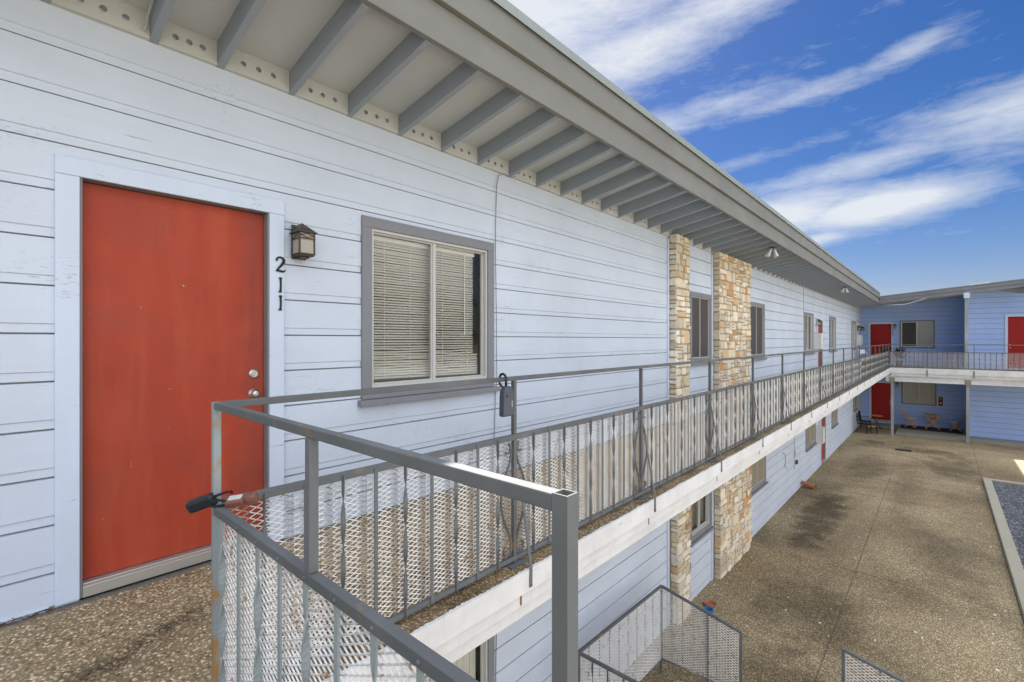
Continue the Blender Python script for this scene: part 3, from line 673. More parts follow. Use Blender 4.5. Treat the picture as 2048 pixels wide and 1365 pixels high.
# conduits and cables on the wall
def wire(name, label, pts, r, mat, n=6):
    w_ = MB(); w_.tube(pts, r, n); o = w_.build(name, mat); tag(o, label, 'cable'); return o
wire('wall_cable', 'thin cable running from the eave past the slat blind window', [(.05, 3.72, 1.70), (.045, 3.66, 1.675), (.035, 3.56, 1.69), (.02, 3.49, 1.66), (.014, 3.468, 1.55), (.012, 3.455, 1.2), (.012, 3.452, .9), (.03, 3.448, .2), (.03, 3.45, -.4), (.012, 3.452, -.55), (.012, 3.44, -.9), (.012, 3.43, -1.02), (.014, 3.46, -1.10), (.02, 3.55, -1.18)], .0038, 'cable_mid')
wire('wall_cable', 'straight cable dropping above the far white slat window', [(.014, 17.9, 1.68), (.014, 17.9, .4), (.014, 17.9, -.6)], .008, 'cable_grey')
wire('wall_cable', 'short cable under the eave near the building corner', [(.014, 29.0, 1.66), (.014, 29.0, .2), (.014, 29.0, -.5)], .009, 'cable_grey')
wire('wall_cable', 'loose cable inside the eave beside the first rafter', [(.04, .60, 1.72), (.05, .61, 1.735), (.06, .615, 1.78), (.2, .617, 1.845), (.5, .617, 1.90), (.94, .617, 1.975)], .006, 'cable_grey')
wire('wall_cable', 'dark thin cable hanging on the wall below the walkway', [(.02, 3.47, -1.70), (.02, 3.468, -2.4), (.02, 3.45, -3.2), (.02, 3.44, -4.2)], .004, 'cable_dark')

# ------------------------------------------------------------------ the far wing
FW = thing('apartment_wing', (4, 34, -4.7), 'far wing with rising grey roofline and a recessed blue porch', 'building')
WY, RY = EL, 31.5
fw_win_u = (1.66, 3.10, -.44, 1.04); fw_win_l = (1.74, 3.16, -3.47, -2.05)
fd_u = (.40, 1.30, -1.29, .87); fd_l = (.44, 1.33, -4.44, -2.40); rd_u = (5.63, 6.45, -1.29, 1.05)
op = [(a + .04, b - .04, c + .04, d - .04) for a, b, c, d in (fw_win_u, fw_win_l)] + [(a - .012, b + .012, c - .085, d + .016) for a, b, c, d in (fd_u, fd_l)]
w = MB(); siding(w, 0, 4.24, -1.38, 2.35, op, PF(WY), False); siding(w, 4.24, 12, -1.38, 3.0, [(rd_u[0] - .012, rd_u[1] + .012, rd_u[2] - .085, rd_u[3] + .016)], PF(RY), False)
siding(w, RY, WY, -1.38, 2.6, [], lambda a, d, z: (4.24 - d, a, z), False); w.v = [(x, y, min(z, 1.86 + .092 * x)) for x, y, z in w.v]; w.build('upper_wall', 'siding_paint_shaded', FW)
w = MB(); siding(w, 0, 4.24, -4.62, -1.6, op, PF(WY), False); siding(w, 4.24, 12, -4.62, -1.6, [], PF(RY), False)
siding(w, RY, WY, -4.62, -1.6, [], lambda a, d, z: (4.24 - d, a, z), False); w.build('lower_wall', 'siding_paint_shaded', FW)
w = MB(); w.box(0, 12, 39.8, 39.9, -4.7, 2.6); w.box(12.0, 12.1, RY, 39.9, -4.7, 2.95); w.build('rear_wall', 'stucco_pale', FW)
w = MB(); w.box(.02, 12, 33.5, 39.8, -1.75, -1.42); w.build('storey_floor', 'interior', FW)
window(FW, PF(WY), *fw_win_u, 'half', trim=.07, sash='paper_white', sill=False); window(FW, PF(WY), *fw_win_l, 'cream', trim=.07, sill=False, sash='blind_cream')
door(FW, PF(WY), *fd_u, 'door_deep_red'); door(FW, PF(WY), *fd_l, 'door_deep_red'); door(FW, PF(RY), *rd_u, 'door_deep_red', knob_side=-1)
def zf(x, b): return b + .092 * x
def slope_box(mb, x0, x1, y0, y1, b0, b1):
    mb.add([(x0, y0, zf(x0, b0)), (x1, y0, zf(x1, b0)), (x1, y1, zf(x1, b0)), (x0, y1, zf(x0, b0)), (x0, y0, zf(x0, b1)), (x1, y0, zf(x1, b1)), (x1, y1, zf(x1, b1)), (x0, y1, zf(x0, b1))],
           [(0, 3, 2, 1), (4, 5, 6, 7), (0, 1, 5, 4), (1, 2, 6, 5), (2, 3, 7, 6), (3, 0, 4, 7)])
f = MB(); slope_box(f, 1.001, 12.4, FY - .04, FY, 1.765, 1.93); f.build('fascia', 'window_trim_paint', FW)
f = MB(); slope_box(f, 1.04, 12.4, FY - .075, FY - .002, 1.932, 2.07); f.build('fascia', 'window_trim_paint', FW)
f = MB(); slope_box(f, 1.064, 12.45, FY - .10, FY - .004, 2.072, 2.12); f.build('drip_edge', 'window_trim_paint', FW)
f = MB(); slope_box(f, .965, 12.4, FY + .001, 40, 2.0, 2.118); f.build('roof', 'roof_grey', FW)
f = MB(); f.add([(-.02, FY + .001, zf(0, 1.79)), (12.3, FY + .001, zf(12.3, 1.79)), (12.3, 33.5, zf(12.3, 1.79)), (-.02, 33.5, zf(0, 1.79))], [(0, 1, 2, 3)]); f.build('soffit', 'soffit_paint', FW)
f = MB(); f.box(.02, 12, 29.92, 33.45, -1.42, -1.36); f.build('walkway_slab', 'walkway_aggregate', FW)
f = MB(); f.box(1.46, 12, 29.90, 29.96, -1.50, -1.421); f.box(1.5, 12, 29.86, 29.9195, -1.62, -1.363); f.box(1.5, 12, 29.90, 29.96, -1.76, -1.6205); f.box(1.3, 12, 29.97, 30.15, -2.04, -1.7)
f.box(.02, 12, 30.151, 33.45, -1.60, -1.4205); f.build('slab_edge', 'slab_white', FW)
for x, lab in ((1.55, 'peeling lower column with rust'), (4.25, None)):
    c = MB(); c.box(x - .055, x + .055, 30.02, 30.13, -4.7, -2.041); o = c.build('column', 'column_paint', FW, bevel=.006)
    c = MB(); c.box(x - .11, x + .11, 29.955, 30.16, -2.06, -1.84); c.build('capital', 'concrete_plain', o, bevel=.004)
for x in (4.22, 6.15, 9.2):
    c = MB(); c.box(x - .07, x + .05, 30.24, 30.34, -1.36, zf(x, 1.77)); o = c.build('column', 'column_paint', FW, bevel=.006)
    c = MB(); c.box(x - .1, x + .1, 30.16, 30.42, zf(x, 1.76) - .24, zf(x, 1.762)); c.build('capital', 'trim_paint', o, bevel=.004)
c = MB(); c.prism([(5.2, 30.7, zf(5.2, 1.786)), (6.2, 30.7, zf(6.2, 1.786)), (6.2, 30.7, zf(6.2, 1.786) - .3), (5.9, 30.7, zf(6.2, 1.786) - .3)], (0, .09, 0)); c.build('roof_bracket', 'window_trim_paint', FW)
pb = MB(); pb.box(1.66, 12, 30.3, 33.5, -4.72, -4.60); pb.box(.0, 1.655, 32.3, 33.5, -4.72, -4.63)
tag(pb.build('porch_step', 'concrete_plain', bevel=.01), kind='structure')
h = MB(); slope_box(h, 4.35, 5.05, 31.2, 32.0, 2.13, 2.20); h.build('roof_vent', 'sash_almond', FW, bevel=.01)
wire('wall_cable', 'pale cable drooping below the grey fascia of the far wing', [(1.3, 30.62, 1.76), (1.55, 30.5, 1.74), (2.0, 30.48, 1.74), (2.6, 30.5, 1.93), (2.8, 30.52, 2.02)], .014, 'paper_white')

# ------------------------------------------------------------------ railings
RX = 1.41; ZT, ZM, ZB = -.222, -.572, -1.312
def twisted(z0, z1, turns=3.0, rings=36, w=.021, t=.005, seed=0):
    b = MB(); vs = []
    for i in range(rings + 1):
        f_ = i / rings; z = z0 + (z1 - z0) * f_; g_ = min(1, max(0, (f_ - .1) / .8)); a = math.pi * turns * g_ * 1.0
        for (u, v) in ((-w / 2, -t / 2), (w / 2, -t / 2), (w / 2, t / 2), (-w / 2, t / 2)):
            vs.append((u * math.cos(a) - v * math.sin(a), u * math.sin(a) + v * math.cos(a), z))
    fs = [(4 * i + k, 4 * i + (k + 1) % 4, 4 * i + 4 + (k + 1) % 4, 4 * i + 4 + k) for i in range(rings) for k in range(4)] + [(3, 2, 1, 0), [4 * rings + k for k in range(4)]]
    b.add(vs, fs); return b
def mesh_panel(P, a0, a1, z0, z1, d, parent, w=.0028, dep=.005, LW=.051, SW=.0235, clip=None, mat='mesh_white', name='mesh_panel', ztop=None):
    # expanded metal: two families of thin strands, P(a, d, z); ztop(a) gives a sloping top
    b = MB(); slope = SW / LW
    tops = ztop or (lambda a: z1)
    zmax = max(tops(a0), tops(a1))
    for sg in (1, -1):
        c = -(zmax - z0) / slope if sg > 0 else 0
        cmax = (a1 - a0) if sg > 0 else (a1 - a0) + (zmax - z0) / slope
        while c < cmax:
            pts = []
            st = 40
            # z = z0 + sg*slope*(a - a0 - c); clip to the panel
            ta, tb = a0, a1
            def zz(a): return z0 + sg * slope * (a - a0 - c)
            if sg > 0:
                ta = max(a0, a0 + c)
                lo, hi = ta, a1
                if zz(hi) > tops(hi):
                    for _ in range(40):
                        md = (lo + hi) / 2
                        if zz(md) > tops(md): hi = md
                        else: lo = md
                tb = hi
                if zz(ta) > tops(ta): c += LW; continue
            else:
                tb = min(a1, a0 + c)
                lo, hi = a0, tb
                if zz(lo) > tops(lo):
                    for _ in range(40):
                        md = (lo + hi) / 2
                        if zz(md) > tops(md): lo = md
                        else: hi = md
                    ta = hi
                if zz(tb) > tops(tb): c += LW; continue
            if tb - ta > .004:
                p, q = Vector(P(ta, d, zz(ta))), Vector(P(tb, d, zz(tb)))
                nrm = Vector(P(0, 1, 0)) - Vector(P(0, 0, 0))
                tw = (nrm + (Vector((0, 0, .5)) if sg > 0 else Vector((0, 0, .5)))).normalized()
                b.bar(p, q, w, dep, tw)
            c += LW
    return b.build(name, mat, parent)

BR = thing('balcony_railing', (RX, 15, -1.36), 'long grey railing with white mesh and scrolls along the walkway edge', 'railing')
YP = [2.163 + 1.651 * k for k in range(17)]; YEND = YP[-1] + 1.35; Y0 = .558
ylist = [Y0] + YP + [YEND]
b = MB(); b.box(RX - .0125, RX + .0125, Y0 + .013, YEND, ZT - .026, ZT); b.build('top_rail', 'railing_grey', BR, bevel=.003)
b = MB(); b.box(RX - .006, RX + .016, Y0 + .013, YEND, ZM - .034, ZM)
for k in range(8):
    ya, yb = ylist[k], ylist[k + 1]
    for j in range(1, 10):
        y = ya + (yb - ya) * j / 10; b.lathe((RX + .0155, y, ZM - .017), [(.0062, 0), (.0055, .0035), (.0025, .0055), (0, .006)], 8, 'x')
b.build('middle_rail', 'railing_grey', BR, bevel=.002)
b = MB(); b.box(RX - .006, RX + .014, Y0 + .013, YEND, ZB - .024, ZB); b.build('bottom_rail', 'railing_silver', BR, bevel=.002)
b = MB(); b.box(RX + .002, RX + .027, Y0 - .0125, Y0 + .0125, -1.36, ZT); o = b.build('post', 'corner_post', BR, bevel=.002); o['label'] = 'rust streaked corner post'
def scroll(sg):
    pts = []
    def arc(cy, cz, r0, r1, a0, a1, n):
        for i in range(n + 1):
            t_ = i / n; a = R(a0 + (a1 - a0) * t_); r_ = r0 + (r1 - r0) * t_; pts.append((0, sg * (cy + r_ * math.cos(a)), cz + r_ * math.sin(a)))
    zt, zb, zm = ZM - .036, ZB + .004, (ZM + ZB) / 2 - .01
    arc(.066, zt - .056, .010, .044, 300, 110 - 0, 14); 
    pts[-1:] = []
    arc(.066, zt - .056, .044, .046, 120, 200, 6)
    # sweep in to the post, out to the belly, back in
    for t_ in range(1, 6): f_ = t_ / 6; pts.append((0, sg * (.022 + .03 * f_ ** 1.5), zt - .068 - (.10) * f_))
    for t_ in range(0, 13):
        f_ = t_ / 12; pts.append((0, sg * (.055 + .058 * math.sin(math.pi * f_)), zt - .168 - (zt - zb - .336) * f_))
    for t_ in range(1, 6): f_ = 1 - t_ / 6; pts.append((0, sg * (.022 + .03 * f_ ** 1.5), zb + .068 + (.10) * f_))
    arc(.066, zb + .056, .046, .044, 160, 240, 6); arc(.066, zb + .056, .044, .010, 240, 60 + 360, 14)
    return pts
post = MB(); post.box(-.0115, .0125, -.0125, .0125, -1.352, ZM - .034 - .0005); post.box(-.0125, .0125, -.0125, .0125, ZM + .0005, ZT - .0265); post.box(-.0115, -.0065, -.0125, .0125, ZM - .034, ZM)
plate = MB(); plate.box(-.05, .05, -.065, .065, -1.3598, -1.352)
sc = [MB().tube(scroll(1), .0065, 6), MB().tube(scroll(-1), .0065, 6)]
br = MB(); br.bar((.016, .04, ZM - .27), (.126, .012, -1.35), .022, .006, (1, 0, 0)); br.bar((.1255, .012, -1.345), (.1255, .010, -1.462), .022, .006, (1, 0, 0)); br.bar((.1295, .011, -1.448), (.1345, .011, -1.448), .010, .010)
st = MB(); st.box(.093, .0955, -.05, -.036, -1.56, -1.5)
proto = None
for k, y in enumerate(YP):
    if k == 0:
        po = post.build('post', 'railing_grey', BR, local=True, bevel=.002); po.location = Vector((RX, y, G)) - ORG[BR.name]
        pp = plate.build('base_plate', 'railing_grey', po, local=True, bevel=.002)
        ss = [s_.build('scroll', 'railing_grey', po, local=True, smooth=True) for s_ in sc]
        bb = br.build('brace', 'railing_silver', po, local=True)
        tt = st.build('strap', 'rust', po, local=True)
        proto = po; kids = [pp] + ss + [bb, tt]
    else:
        c = proto.copy(); COL.objects.link(c); c.parent = BR; c.location = Vector((RX, y, G)) - ORG[BR.name]
        for ch in kids:
            d = ch.copy(); COL.objects.link(d); d.parent = c
b = MB(); b.box(RX - .0125, RX + .0125, YEND - .0125, YEND + .0125, -1.36, ZT - .027); b.build('post', 'railing_grey', BR, bevel=.002)
tb = twisted(ZB - .02, ZM - .012); sb = MB(); sb.box(-.003, .003, -.0085, .0085, ZB - .02, ZM - .012)
proT = proS = None; cnt = 0; rest = MB()
for k in range(len(ylist) - 1):
    ya, yb = ylist[k], ylist[k + 1]; n = 10 if k < 17 else 8
    for j in range(1, n):
        y = ya + (yb - ya) * j / n; loc = Vector((RX + .019, y, G)) - ORG[BR.name]
        if cnt < 100:
            if j % 2:
                if proT is None: proT = tb.build('baluster', 'railing_silver', BR, local=True); o = proT
                else: o = proT.copy(); COL.objects.link(o); o.parent = BR
            else:
                if proS is None: proS = sb.build('baluster', 'railing_silver', BR, local=True); o = proS
                else: o = proS.copy(); COL.objects.link(o); o.parent = BR
            o.location = loc; cnt += 1
        else:
            if j % 2:
                t_ = twisted(ZB - .02, ZM - .012, turns=2.5, rings=20, w=.028); rest.add([(p[0] + RX + .019, p[1] + y, p[2]) for p in t_.v], t_.f)
            else: rest.box(RX + .016, RX + .022, y - .0085, y + .0085, ZB - .02, ZM - .012)
    mesh_panel(PL, ya + (.02 if k == 0 else .014), yb - .014, ZB + .001, ZM - .03, RX - .0125, BR, mat='mesh_walkway', LW=.051 if k < 7 else .102, SW=.0235 if k < 7 else .047, w=.0034 if k < 2 else .0040 if k < 5 else .0045 if k < 7 else .0092, dep=.005)
o = rest.build('baluster', 'railing_grey', BR); o['kind'] = 'stuff'

LR = thing('landing_railing', (2.2, .558, -1.36), 'near grey tube railing with open ended post at the stair landing', 'railing')
PX = lambda a, d, z: (a, .558 + d, z)
b = MB(); b.box(RX + .029, 2.926, .5455, .5705, ZT - .024, ZT + .002); b.build('top_rail', 'railing_grey', LR, bevel=.003)
b = MB(); b.box(RX + .029, 2.926, .5445, .5715, ZM - .043, ZM - .014)
for j in range(9): b.lathe((1.513 + .1575 * j, .545, ZM - .029), [(.0065, 0), (.0055, -.0035), (.0025, -.0055), (0, -.006)], 8, 'y')
b.build('middle_rail', 'railing_grey', LR, bevel=.003)
b = MB(); b.box(RX + .029, 2.926, .549, .567, ZB - .024, ZB); b.build('bottom_rail', 'railing_grey', LR)
b = MB(); b.box(2.145, 2.170, .5455, .5705, ZM - .0135, ZT - .0245); b.build('post', 'railing_silver', LR, bevel=.002)
b = MB(); z0, z1 = -4.7, ZT + .0035
x0, x1, y0, y1, wt = 2.9265, 2.9535, .5450, .5715, .0025
b.box(x0, x0 + wt, y0, y1, z0, z1); b.box(x1 - wt, x1, y0, y1, z0, z1); b.box(x0 + wt, x1 - wt, y0, y0 + wt, z0, z1); b.box(x0 + wt, x1 - wt, y1 - wt, y1, z0, z1)
ep = b.build('post', 'railing_silver', LR); ep['label'] = 'end post with open rusty top'
b = MB(); b.box(x0 + wt + .0005, x1 - wt - .0005, y0 + wt + .0005, y1 - wt - .0005, z1 - .16, z1 - .008); b.build('tube_inside', 'rust', ep)
tb2 = twisted(ZB - .02, ZM - .043); sb2 = MB(); sb2.box(-.0085, .0085, -.003, .003, ZB - .02, ZM - .043)
pT = pS = None
for j in range(9):
    x = 1.513 + .1575 * j; loc = Vector((x, .549, G)) - ORG[LR.name]
    if j % 2 == 0:
        if pT is None: pT = tb2.build('baluster', 'post_weathered', LR, local=True); o = pT
        else: o = pT.copy(); COL.objects.link(o); o.parent = LR
    else:
        if pS is None: pS = sb2.build('baluster', 'post_weathered', LR, local=True); o = pS
        else: o = pS.copy(); COL.objects.link(o); o.parent = LR
    o.location = loc
mesh_panel(PX, RX + .04, 2.925, ZB + .001, ZM - .04, .008, LR, w=.0026, dep=.0045)

FR = thing('far_railing', (5, 30.0, -1.36), 'distant railing with mesh and lattice panels along the far wing balcony', 'railing')
fy = 29.98
b = MB(); b.box(RX + .02, 11.8, fy - .0125, fy + .0125, ZT - .026, ZT); b.build('top_rail', 'railing_silver', FR)
b = MB(); b.box(RX + .02, 11.8, fy - .008, fy + .008, ZM - .034, ZM); b.build('middle_rail', 'railing_silver', FR)
b = MB(); b.box(RX + .02, 11.8, fy - .008, fy + .008, ZB - .024, ZB); b.build('bottom_rail', 'railing_silver', FR)
xp = [2.86, 4.45, 6.05, 7.65, 9.25, 10.85]
for x in xp:
    b = MB(); b.box(x - .016, x + .016, fy - .16, fy - .128, -1.74, ZB - .1); b.box(x - .0125, x + .0125, fy - .03, fy - .009, ZB - .12, ZT - .027); b.bar((x, fy - .02, ZB - .06), (x, fy - .144, ZB - .14), .02, .02); b.build('post', 'railing_silver', FR)
xl = [RX + .02] + xp
for k in range(len(xl) - 1):
    for j in range(1, 9):
        x = xl[k] + (xl[k + 1] - xl[k]) * j / 9
        if j % 2: t_ = twisted(ZB - .02, ZM - .012, rings=14, w=.022); t_.v = [(p[0] + x, p[1] + fy - .012, p[2]) for p in t_.v]
        else: t_ = MB().box(x - .011, x + .011, fy - .016, fy - .0085, ZB - .02, ZM - .012)
        t_.build('baluster', 'railing_silver', FR)
    mesh_panel(lambda a, d, z: (a, fy + d, z), xl[k] + .02, xl[k + 1] - .02, ZB, ZM - .03, .012, FR, LW=.102, SW=.047, w=.0056)

# mesh guards round the stairs below
SG = thing('stair_guard', (.4, 5.4, -4.7), 'lower mesh stair guard with a sloping end panel beside the terracotta saucer', 'railing')
A = (.34, 4.44); Bp = (.40, 6.42); zt = -3.48
def PAB(a, d, z): return (A[0] + (Bp[0] - A[0]) * (a / 1.981) + d, A[1] + (Bp[1] - A[1]) * (a / 1.981), z)
def PBC(a, d, z): return (Bp[0] + a, Bp[1] + .03 * a - d, z)
def PAD(a, d, z): return (A[0] + a, A[1] - d, z)
b = MB(); b.bar(PAB(0, 0, zt), PAB(1.98, 0, zt), .03, .03); b.bar(PAD(0.016, 0, zt), PAD(1.7, 0, zt), .03, .03); b.bar(PBC(.016, 0, zt), PBC(1.05, 0, zt - .24), .03, .03); b.build('top_rail', 'railing_grey', SG)
b = MB(); b.bar(PAB(.02, 0, -4.5), PAB(1.96, 0, -4.5), .02, .024); b.bar(PAD(.02, 0, -4.5), PAD(1.7, 0, -4.5), .02, .024); b.bar(PBC(.02, 0, -4.5), PBC(1.05, 0, -4.42), .02, .024); b.build('bottom_rail', 'railing_grey', SG)
for p_, top in ((PAB(0, 0, 0), zt), (PAB(1.981, 0, 0), zt + .012), (PBC(.64, 0, 0), zt - .16), (PBC(1.05, 0, 0), zt - .235), (PAD(1.7, 0, 0), zt)):
    b = MB(); b.box(p_[0] - .015, p_[0] + .015, p_[1] - .015, p_[1] + .015, -4.7 if p_[0] < 1.3 or p_[0] > 1.9 else -4.45, top); b.build('post', 'railing_grey', SG, bevel=.002)
for P_, n_, ln, dd in ((PAB, 9, 1.98, -.012), (PBC, 7, 1.05, -.012), (PAD, 9, 1.7, .012)):
    for j in range(1, n_):
        a = ln * j / n_; top = zt if P_ is not PBC else zt - .24 * a / 1.05; bt = -4.5 if P_ is not PBC else -4.5 + .08 * a / 1.05
        t_ = twisted(bt, top - .01, turns=3, rings=20) if j % 2 else MB().box(-.008, .008, -.003, .003, bt, top - .01)
        c_ = P_(a, dd, 0); t_.v = [(p[0] + c_[0], p[1] + c_[1], p[2]) for p in t_.v]; t_.build('baluster', 'railing_grey', SG)
mesh_panel(PAB, .02, 1.96, -4.49, zt - .012, .012, SG, w=.0065, dep=.006, LW=.085, SW=.040); mesh_panel(PAD, .02, 1.68, -4.49, zt - .012, -.012, SG, w=.0065, dep=.006, LW=.085, SW=.040)
mesh_panel(PBC, .02, 1.03, -4.48, zt, .012, SG, w=.006, dep=.006, LW=.07, SW=.034, ztop=lambda a: zt - .012 - .24 * a / 1.05)
S2 = thing('stair_guard', (2.52, 6.5, -4.7), 'short mesh stair guard at the bottom right of the courtyard', 'railing')
P2 = lambda a, d, z: (2.52 + a, 6.50 - d, z)
b = MB(); b.bar(P2(.016, 0, -3.50), P2(1.5, 0, -3.80), .03, .03); b.build('top_rail', 'railing_silver', S2)
b = MB(); b.bar(P2(.016, 0, -4.40), P2(1.5, 0, -4.6), .02, .024); b.build('bottom_rail', 'railing_silver', S2)
for a, top in ((0, -3.485), (1.5, -3.79)):
    b = MB(); b.box(2.52 + a - .016, 2.52 + a + .016, 6.484, 6.516, -4.7, top); b.build('post', 'railing_silver', S2)
for j in range(1, 9):
    a = 1.5 * j / 9; b = MB(); c_ = P2(a, -.012, 0); b.box(c_[0] - .008, c_[0] + .008, c_[1] - .003, c_[1] + .003, -4.4 - .2 * a / 1.5, -3.51 - .3 * a / 1.5); b.build('baluster', 'railing_silver', S2)
mesh_panel(P2, .02, 1.48, -4.58, -3.5, .012, S2, w=.006, dep=.006, LW=.07, SW=.034, ztop=lambda a: -3.512 - .3 * a / 1.5)

# ------------------------------------------------------------------ fittings on the walls
def lantern(loc, label):
    t = thing('wall_lantern', loc, label, 'lamp', 'outdoor wall lanterns')
    # local: x out from the wall, y along it, z up from the underside
    b = MB(); b.box(0, .012, -.05, .05, 0, .235); b.build('back_plate', 'bronze', t, local=True, bevel=.003)
    b = MB(); z, h = .172, .073
    b.add([(.004, -.066, z), (.152, -.066, z), (.152, .066, z), (.004, .066, z), (.06, 0, z + h), (.004, 0, z + h), (.004, -.066, z - .004), (.152, -.066, z - .004), (.152, .066, z - .004), (.004, .066, z - .004)],
          [(0, 1, 4, 5), (1, 2, 4), (2, 3, 5, 4), (3, 0, 5), (6, 9, 8, 7), (0, 6, 7, 1), (1, 7, 8, 2), (2, 8, 9, 3), (3, 9, 6, 0)]); b.build('roof_cap', 'bronze', t, local=True)
    b = MB()
    for x in (.022, .134):
        for y in (-.05, .05): b.box(x - .005, x + .005, y - .005, y + .005, .022, .168)
    for zz in (.022, .125): b.box(.022, .1395, -.0555, -.0505, zz, zz + .007); b.box(.022, .1395, .0505, .0555, zz, zz + .007); b.box(.1395, .1435, -.0555, .0555, zz, zz + .007)
    for s in (-1, 1):
        b.bar((.141, s * .045, .15), (.141, 0, .163), .004, .005, (1, 0, 0)); b.bar((.141, s * .045, .15), (.141, 0, .135), .004, .005, (1, 0, 0))
        b.bar((.03, s * .052, .132), (.13, s * .052, .166), .004, .005, (0, 1, 0)); b.bar((.03, s * .052, .166), (.13, s * .052, .132), .004, .005, (0, 1, 0))
    b.box(.012, .135, -.05, .05, .012, .0215); b.box(.012, .10, -.03, .03, 0, .0115); b.build('cage', 'bronze', t, local=True)
    b = MB(); b.box(.024, .133, -.0485, .0485, .024, .166); b.build('glass_panes', 'frosted_glass', t, local=True)
    return t
lantern((.022, 1.47, .555), 'bronze lantern with frosted glass on the wall right of the near red door')
L0 = [o for o in COL.objects if o.name == 'wall_lantern'][0]
for loc, rz, lab in (((.022, 20.12, .50), 0, 'dark lantern above the white cabinet halfway down the long wall'), ((.022, 31.25, .50), 0, 'dark lantern just right of the last upper window near the corner'), ((.022, 32.9, .50), 0, 'dark lantern in the corner right beside the far upper door'),
                     ((1.47, WY - .02, .62), -math.pi / 2, 'dark lantern between the far upper red door and its window'), ((1.58, WY - .02, -2.55), -math.pi / 2, 'dark lantern under the far balcony beside the lower red door')):
    copy_tree(L0, loc, lab, rz)

def stroke(mb, pts, ws, place, d0, d1):
    n = len(pts); L_, R_ = [], []
    for i, (x, y) in enumerate(pts):
        x0, y0 = pts[max(0, i - 1)]; x1, y1 = pts[min(n - 1, i + 1)]; l = math.hypot(x1 - x0, y1 - y0) or 1
        nx, ny = -(y1 - y0) / l * ws[i] / 2, (x1 - x0) / l * ws[i] / 2; L_.append((x + nx, y + ny)); R_.append((x - nx, y - ny))
    for i in range(n - 1):
        q = [L_[i], L_[i + 1], R_[i + 1], R_[i]]
        mb.add([place(a, d0, z) for a, z in q] + [place(a, d1, z) for a, z in q], [(0, 1, 2, 3), (7, 6, 5, 4), (0, 4, 5, 1), (1, 5, 6, 2), (2, 6, 7, 3), (3, 7, 4, 0)])
def digit(ch):
    if ch == '2':
        p = [(-.024, .073), (-.026, .085), (-.017, .096), (-.002, .1), (.014, .095), (.022, .083), (.02, .068), (.008, .05), (-.008, .032), (-.02, .016), (-.029, .004)]
        return [(p, [.010, .012, .012, .012, .014, .017, .018, .016, .013, .010, .005]), ([(-.029, .006), (-.015, .010), (.002, .006), (.018, .005), (.028, .011), (.034, .02)], [.008, .014, .015, .013, .008, .003])]
    if ch == '1': return [([(-.012, .092), (-.004, .096), (.002, .098)], [.003, .008, .010]), ([(.002, .1), (.0, .085), (.0015, .05), (.0, .015), (-.003, 0)], [.018, .012, .011, .012, .020]), ([(-.015, .0), (.0, .006)], [.003, .008])]
    if ch == '0': 
        p = [(.022 * math.cos(a), .05 + .048 * math.sin(a)) for a in [2 * math.pi * i / 16 for i in range(17)]]; return [(p, [.012] * 17)]
    if ch == '7': return [([(-.026, .094), (.0, .094), (.026, .094)], [.013, .012, .012]), ([(.024, .092), (.005, .05), (-.008, 0)], [.012, .012, .014])]
def number(text, place, a, ztops, label, origin, sc=1.0):
    t = thing('house_number', origin, label, 'sign')
    for ch, zt_ in zip(text, ztops):
        b = MB()
        for p, ws in digit(ch): stroke(b, [(a + x * sc, zt_ - .1 * sc + y * sc) for x, y in p], [v * sc for v in ws], place, .027, .033)
        b.build('digit', 'digit_black', t)
    return t
number('211', PL, 1.348, (.556, .420, .299), 'black metal numerals 211 on the door trim under the lantern', (.03, 1.348, .2))
number('207', PF(WY), 1.365, (.60, .44, .28), 'small black numerals 207 beside the far upper red door', (1.365, WY - .03, .15), 1.2)

def cabinet(loc, h, label, n='electric_box'):
    t = thing(n, loc, label, 'box', 'white electrical boxes on the wall'); b = MB(); b.box(0, .19, 0, .34, 0, h); b.build('case', 'cabinet_white', t, local=True, bevel=.006)
    b = MB(); b.box(.1905, .206, -.008, .348, .02, h + .006); b.build('cover', 'cabinet_white', t, local=True, bevel=.004)
    b = MB(); b.tube([(.06, .17, h), (.06, .17, h + .5)], .016, 8); b.build('conduit', 'cable_grey', t, local=True); return t
cabinet((.002, 19.72, -.335), .56, 'white electrical box under a lantern halfway along the upper wall')
cabinet((.002, 31.35, -.30), .56, 'white electrical box by the upper corner above a chair'); cabinet((.002, 20.12, -3.74), .58, 'white electrical box on the lower wall below the walkway')
t = thing('socket_box', (.002, 16.6, -3.5), 'small grey outlet box with conduit on the lower wall', 'box')
b = MB(); b.box(0, .05, -.06, .06, -.05, .08); b.build('case', 'cable_grey', t, local=True); b = MB(); b.box(0, .05, .14, .30, -.33, -.22); b.build('case', 'cable_dark', t, local=True)
b = MB(); b.tube([(.02, 0, .08), (.02, 0, .9), (.02, 0, 1.8)], .012, 6); b.tube([(.02, -.02, -.05), (.02, -.02, -.45)], .012, 6); b.build('conduit', 'cable_grey', t, local=True)
b = MB(); b.tube([(.02, -1.5, .33), (.03, -1.2, .2), (.02, -1.15, 0), (.02, -1.3, -.1), (.02, -.9, -.25)], .006, 5); b.build('loose_cable', 'cable_dark', t, local=True)

